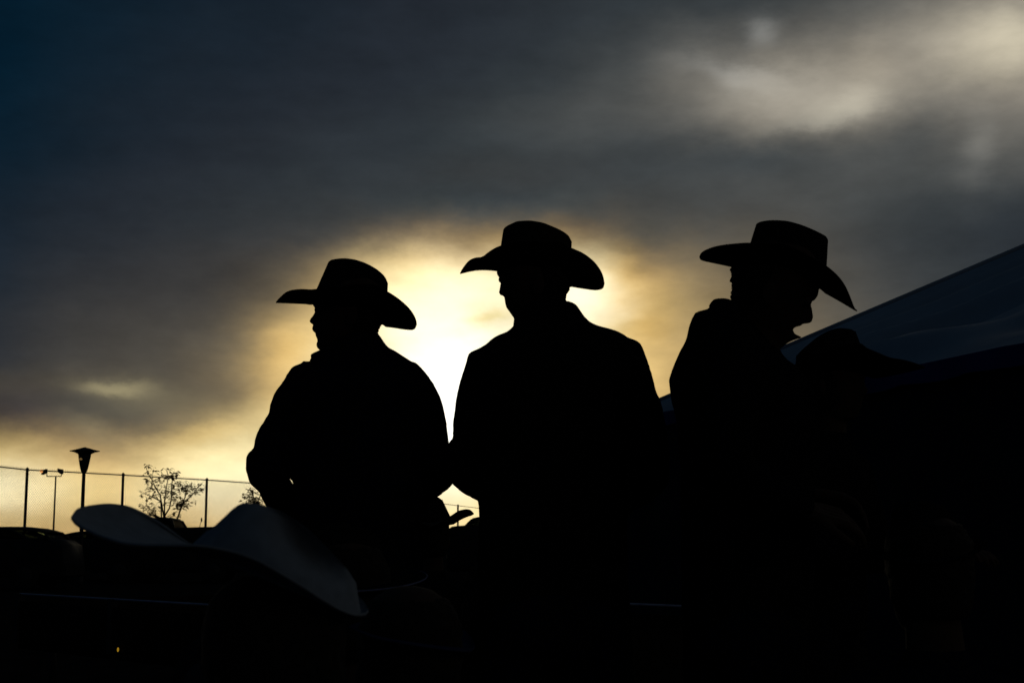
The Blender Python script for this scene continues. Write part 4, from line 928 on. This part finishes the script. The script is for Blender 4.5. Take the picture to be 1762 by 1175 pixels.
# ------------------------------------------------------------------ trees
def sapling(label, basepx, D, stems, seed, clumps, leaf=.115, nleaf=11):
    r = random.Random(seed); b = at(basepx, 926, D); R = root('young_tree', (b.x, D, 0), label, 'tree', 'young trees by the fence')
    W_ = MB(); Fl = MB()
    def P_(px, py, dy=0): p = at(px, py, D); return Vector((p.x, D+dy, p.z))
    for st in stems:
        dy = r.uniform(-.3, .3); pts = [Vector((b.x + (P_(st[0][0], st[0][1]).x-b.x)*.4, D, 0))] + [P_(x, y, dy*(i/len(st))) for i, (x, y) in enumerate(st)]
        for i in range(len(pts)-1):
            k0 = 1-i/len(pts); W_.tube(pts[i], pts[i+1],   .007+.020*k0, .007+.020*(1-(i+1)/len(pts)), 6)
    for (x, y, rad, dens) in clumps:
        c = P_(x, y, r.uniform(-.35, .35))
        # a twig from the nearest stem point
        best = min((q for st in stems for q in st), key=lambda q: (q[0]-x)**2 + (q[1]-y+(-6))**2); bp = P_(best[0], best[1])
        mid = (bp+c)/2 - Vector((0, 0, .02)); W_.tube(bp, mid, .008, .006, 4); W_.tube(mid, c, .006, .004, 4)
        for k in range(max(2, int(nleaf*dens))):
            o = Vector((r.gauss(0, 1), r.gauss(0, 1), r.gauss(0, .8)))*rad*D/FPX*.62; p = c+o
            W_.tube(c + o*.1, p, .0035, .0025, 3)
            d = Vector((r.gauss(0, 1) + (1.2 if o.x > 0 else -1.2), r.gauss(0, 1), r.gauss(-.35, .55))).normalized(); n_ = d.cross(Vector((r.gauss(0, .5), r.gauss(0, .5), 1))).normalized(); ll = leaf*r.uniform(.7, 1.35); ww = ll*r.uniform(.18, .3)
            dn = n_.cross(d)*ll*.12
            Fl.add([p, p + d*ll*.35 + n_*ww, p + d*ll - dn*1.5, p + d*ll*.35 - n_*ww, p + d*ll*.5 + dn], [(0, 1, 4), (1, 2, 4), (2, 3, 4), (3, 0, 4)])
    W_.build('trunk', MT['bark'], R); lf = Fl.build('crown', MT['leaf'], R, False)
stems1 = [[(282, 890), (279, 870), (276.5, 852), (268, 838), (263, 826), (256, 815), (253, 802)],
          [(282, 890), (292, 874), (296, 858), (297, 838), (299, 822), (301, 815)], [(283, 880), (283.5, 860), (286, 842), (290, 822), (288, 810)],
          [(305, 893), (310, 880), (316, 866), (328, 855), (337, 846), (345, 834)], [(306, 890), (312, 873), (320, 855), (322, 840), (325, 832)],
          [(278, 892), (268, 888), (256, 882)], [(277, 862), (262, 855), (250, 850)]]
cl1 = [(250, 800, 6, .9), (253, 812, 7, .8), (268, 811, 7, .8), (280, 817, 8, 1.2), (288, 808, 4, .5), (292, 820, 7, 1), (303, 814, 7, 1.7), (299, 824, 6, 1.2), (260, 828, 8, 1.4), (276, 826, 6, 1.2), (300, 834, 8, 2), (304, 842, 6, 1.2), (256, 838, 8, .9), (268, 841, 7, .8), (277, 837, 6, .8), (287, 846, 6, 1.2), (297, 848, 6, 1), (247, 848, 7, 1.2), (269, 851, 7, 1.8), (252, 857, 5, .8), (322, 836, 9, 3), (329, 838, 7, 1.8), (318, 843, 6, 1), (338, 842, 8, 1.4), (346, 832, 6, .8), (345, 845, 5, .6), (336, 851, 5, .8), (295, 858, 6, 1.5), (302, 863, 7, 1.4), (284, 864, 5, .7), (309, 868, 7, 1.8), (317, 862, 6, 1.2), (319, 867, 6, 1.6), (329, 865, 6, .7), (306, 872, 6, 1.2), (249, 872, 7, 1.6), (254, 878, 5, .8), (271, 875, 8, 1.6), (268, 882, 6, .8), (258, 886, 6, 1.4), (293, 883, 6, .8), (298, 889, 6, .7), (312, 876, 5, .6), (288, 855, 5, .6), (330, 848, 5, .7), (310, 852, 5, .6)]
sapling('slender young tree with sparse small leaves, between two fence posts left of the cowboys', 288, 43, stems1, 4, cl1)
stems2 = [[(440, 872), (438, 860), (434, 850), (436, 842)], [(440, 872), (445, 862), (449, 850)]]
cl2 = [(433, 843, 5, 1), (438, 848, 5, 1.5), (428, 855, 6, 1.8), (436, 858, 6, 2), (430, 863, 6, 1.8), (442, 864, 6, 1.6), (447, 858, 5, 1), (424, 850, 4, .7), (436, 868, 6, 2), (445, 870, 6, 1.8), (426, 867, 4, 1)]
sapling('second young tree, mostly hidden behind the left cowboy just above the white hat', 442, 43, stems2, 9, cl2)

# ------------------------------------------------------------------ utility trailer standing low behind the men
TA = at(35, 1018, 9.0); TB = at(950, 1071, 5.9); ztop = .80
def onz(px, py, z): r = ray(px, py); t = (z-CAM_Z)/r.z; return CAM + r*t
A = onz(35, 1018, ztop); B_ = onz(950, 1071, ztop); ax = (B_-A).normalized(); pr = Vector((-ax.y, ax.x, 0)); Lt = (B_-A).length
if pr.y < 0: pr = -pr
cn = (A+B_)/2 + pr*.85
tr = root('utility_trailer', (cn.x, cn.y, 0), 'low open trailer with pale top rail and small amber lamp, in the dark', 'trailer')
wdt = 1.7
def tp(u, v, z): p = A + ax*u + pr*v; return Vector((p.x, p.y, z))
for v in (0, wdt):
    q = MB(); q.tube(tp(0, v, ztop-.012), tp(Lt, v, ztop-.008), .0065, n=8); q.build('top_rail', MT['rail'], tr)
    for k in range(3):
        q = MB(); c = (tp(0, v, 0)+tp(Lt, v, 0))/2; z = .53+k*.085; Mx = Matrix.Rotation(math.atan2(ax.y, ax.x), 3, 'Z'); q.box(Vector((c.x, c.y, z)), Lt-.06, .022, .0835, Mx); q.build('side_board', MT['wood'], tr, False)
for u in (0, Lt):
    for k in range(3):
        q = MB(); c = tp(u, wdt/2, .53+k*.085); q.box(c, .022, wdt-.06, .0835, Matrix.Rotation(math.atan2(ax.y, ax.x), 3, 'Z')); q.build('end_board', MT['wood'], tr, False)
for v in (0, wdt):
    for u in (0.0, Lt*.25, Lt*.5, Lt*.75, Lt):
        q = MB(); q.box(tp(u, v, .63), .045, .045, .32, Matrix.Rotation(math.atan2(ax.y, ax.x), 3, 'Z')); q.build('stake', MT['iron'], tr, False)
q = MB(); q.box(tp(Lt/2, wdt/2, .46), Lt, wdt, .05, Matrix.Rotation(math.atan2(ax.y, ax.x), 3, 'Z')); q.build('deck', MT['wood'], tr, False)
for v in (-.12, wdt+.12): wheel(tr, tp(Lt*.52, v, .32), .32, .18, pr)
q = MB(); q.tube(tp(0, wdt*.2, .42), tp(-1.2, wdt/2, .42), .035); q.tube(tp(0, wdt*.8, .42), tp(-1.2, wdt/2, .42), .035); q.tube(tp(-1.2, wdt/2, .42), tp(-1.15, wdt/2, 0), .03); q.build('drawbar', MT['iron'], tr)
def on_side(px, py, off=-.03):
    r = ray(px, py); n_ = pr; t = ((A + n_*off) - CAM).dot(n_)/r.dot(n_); return CAM + r*t
p = on_side(203, 1117, -.035); q = MB(); q.ell(p, .006, .008, .013, 10); q.build('marker_lamp', MT['amber'], tr)
p = on_side(887, 1080, -.035); p0 = on_side(878.5, 1088.5, -.035); p1 = on_side(897, 1088.5, -.035); p2 = on_side(886.5, 1069, -.035); p3 = on_side(885, 1079, -.035)
q = MB(); q.box((p+p1)/2 + pr*.012, .05, .01, .05, Matrix.Rotation(math.atan2(ax.y, ax.x), 3, 'Z')); tl = q.build('tail_lamp', MT['band'], tr, False)
q = MB(); q.tube(p0, p1, .0010, n=6); q.build('lit_edge', MT['amber'], tl)
q = MB(); q.tube(p0, p3, .0016, n=6); q.tube(p3, p2, .0014, n=6); q.build('lens_edge', MT['red'], tl)
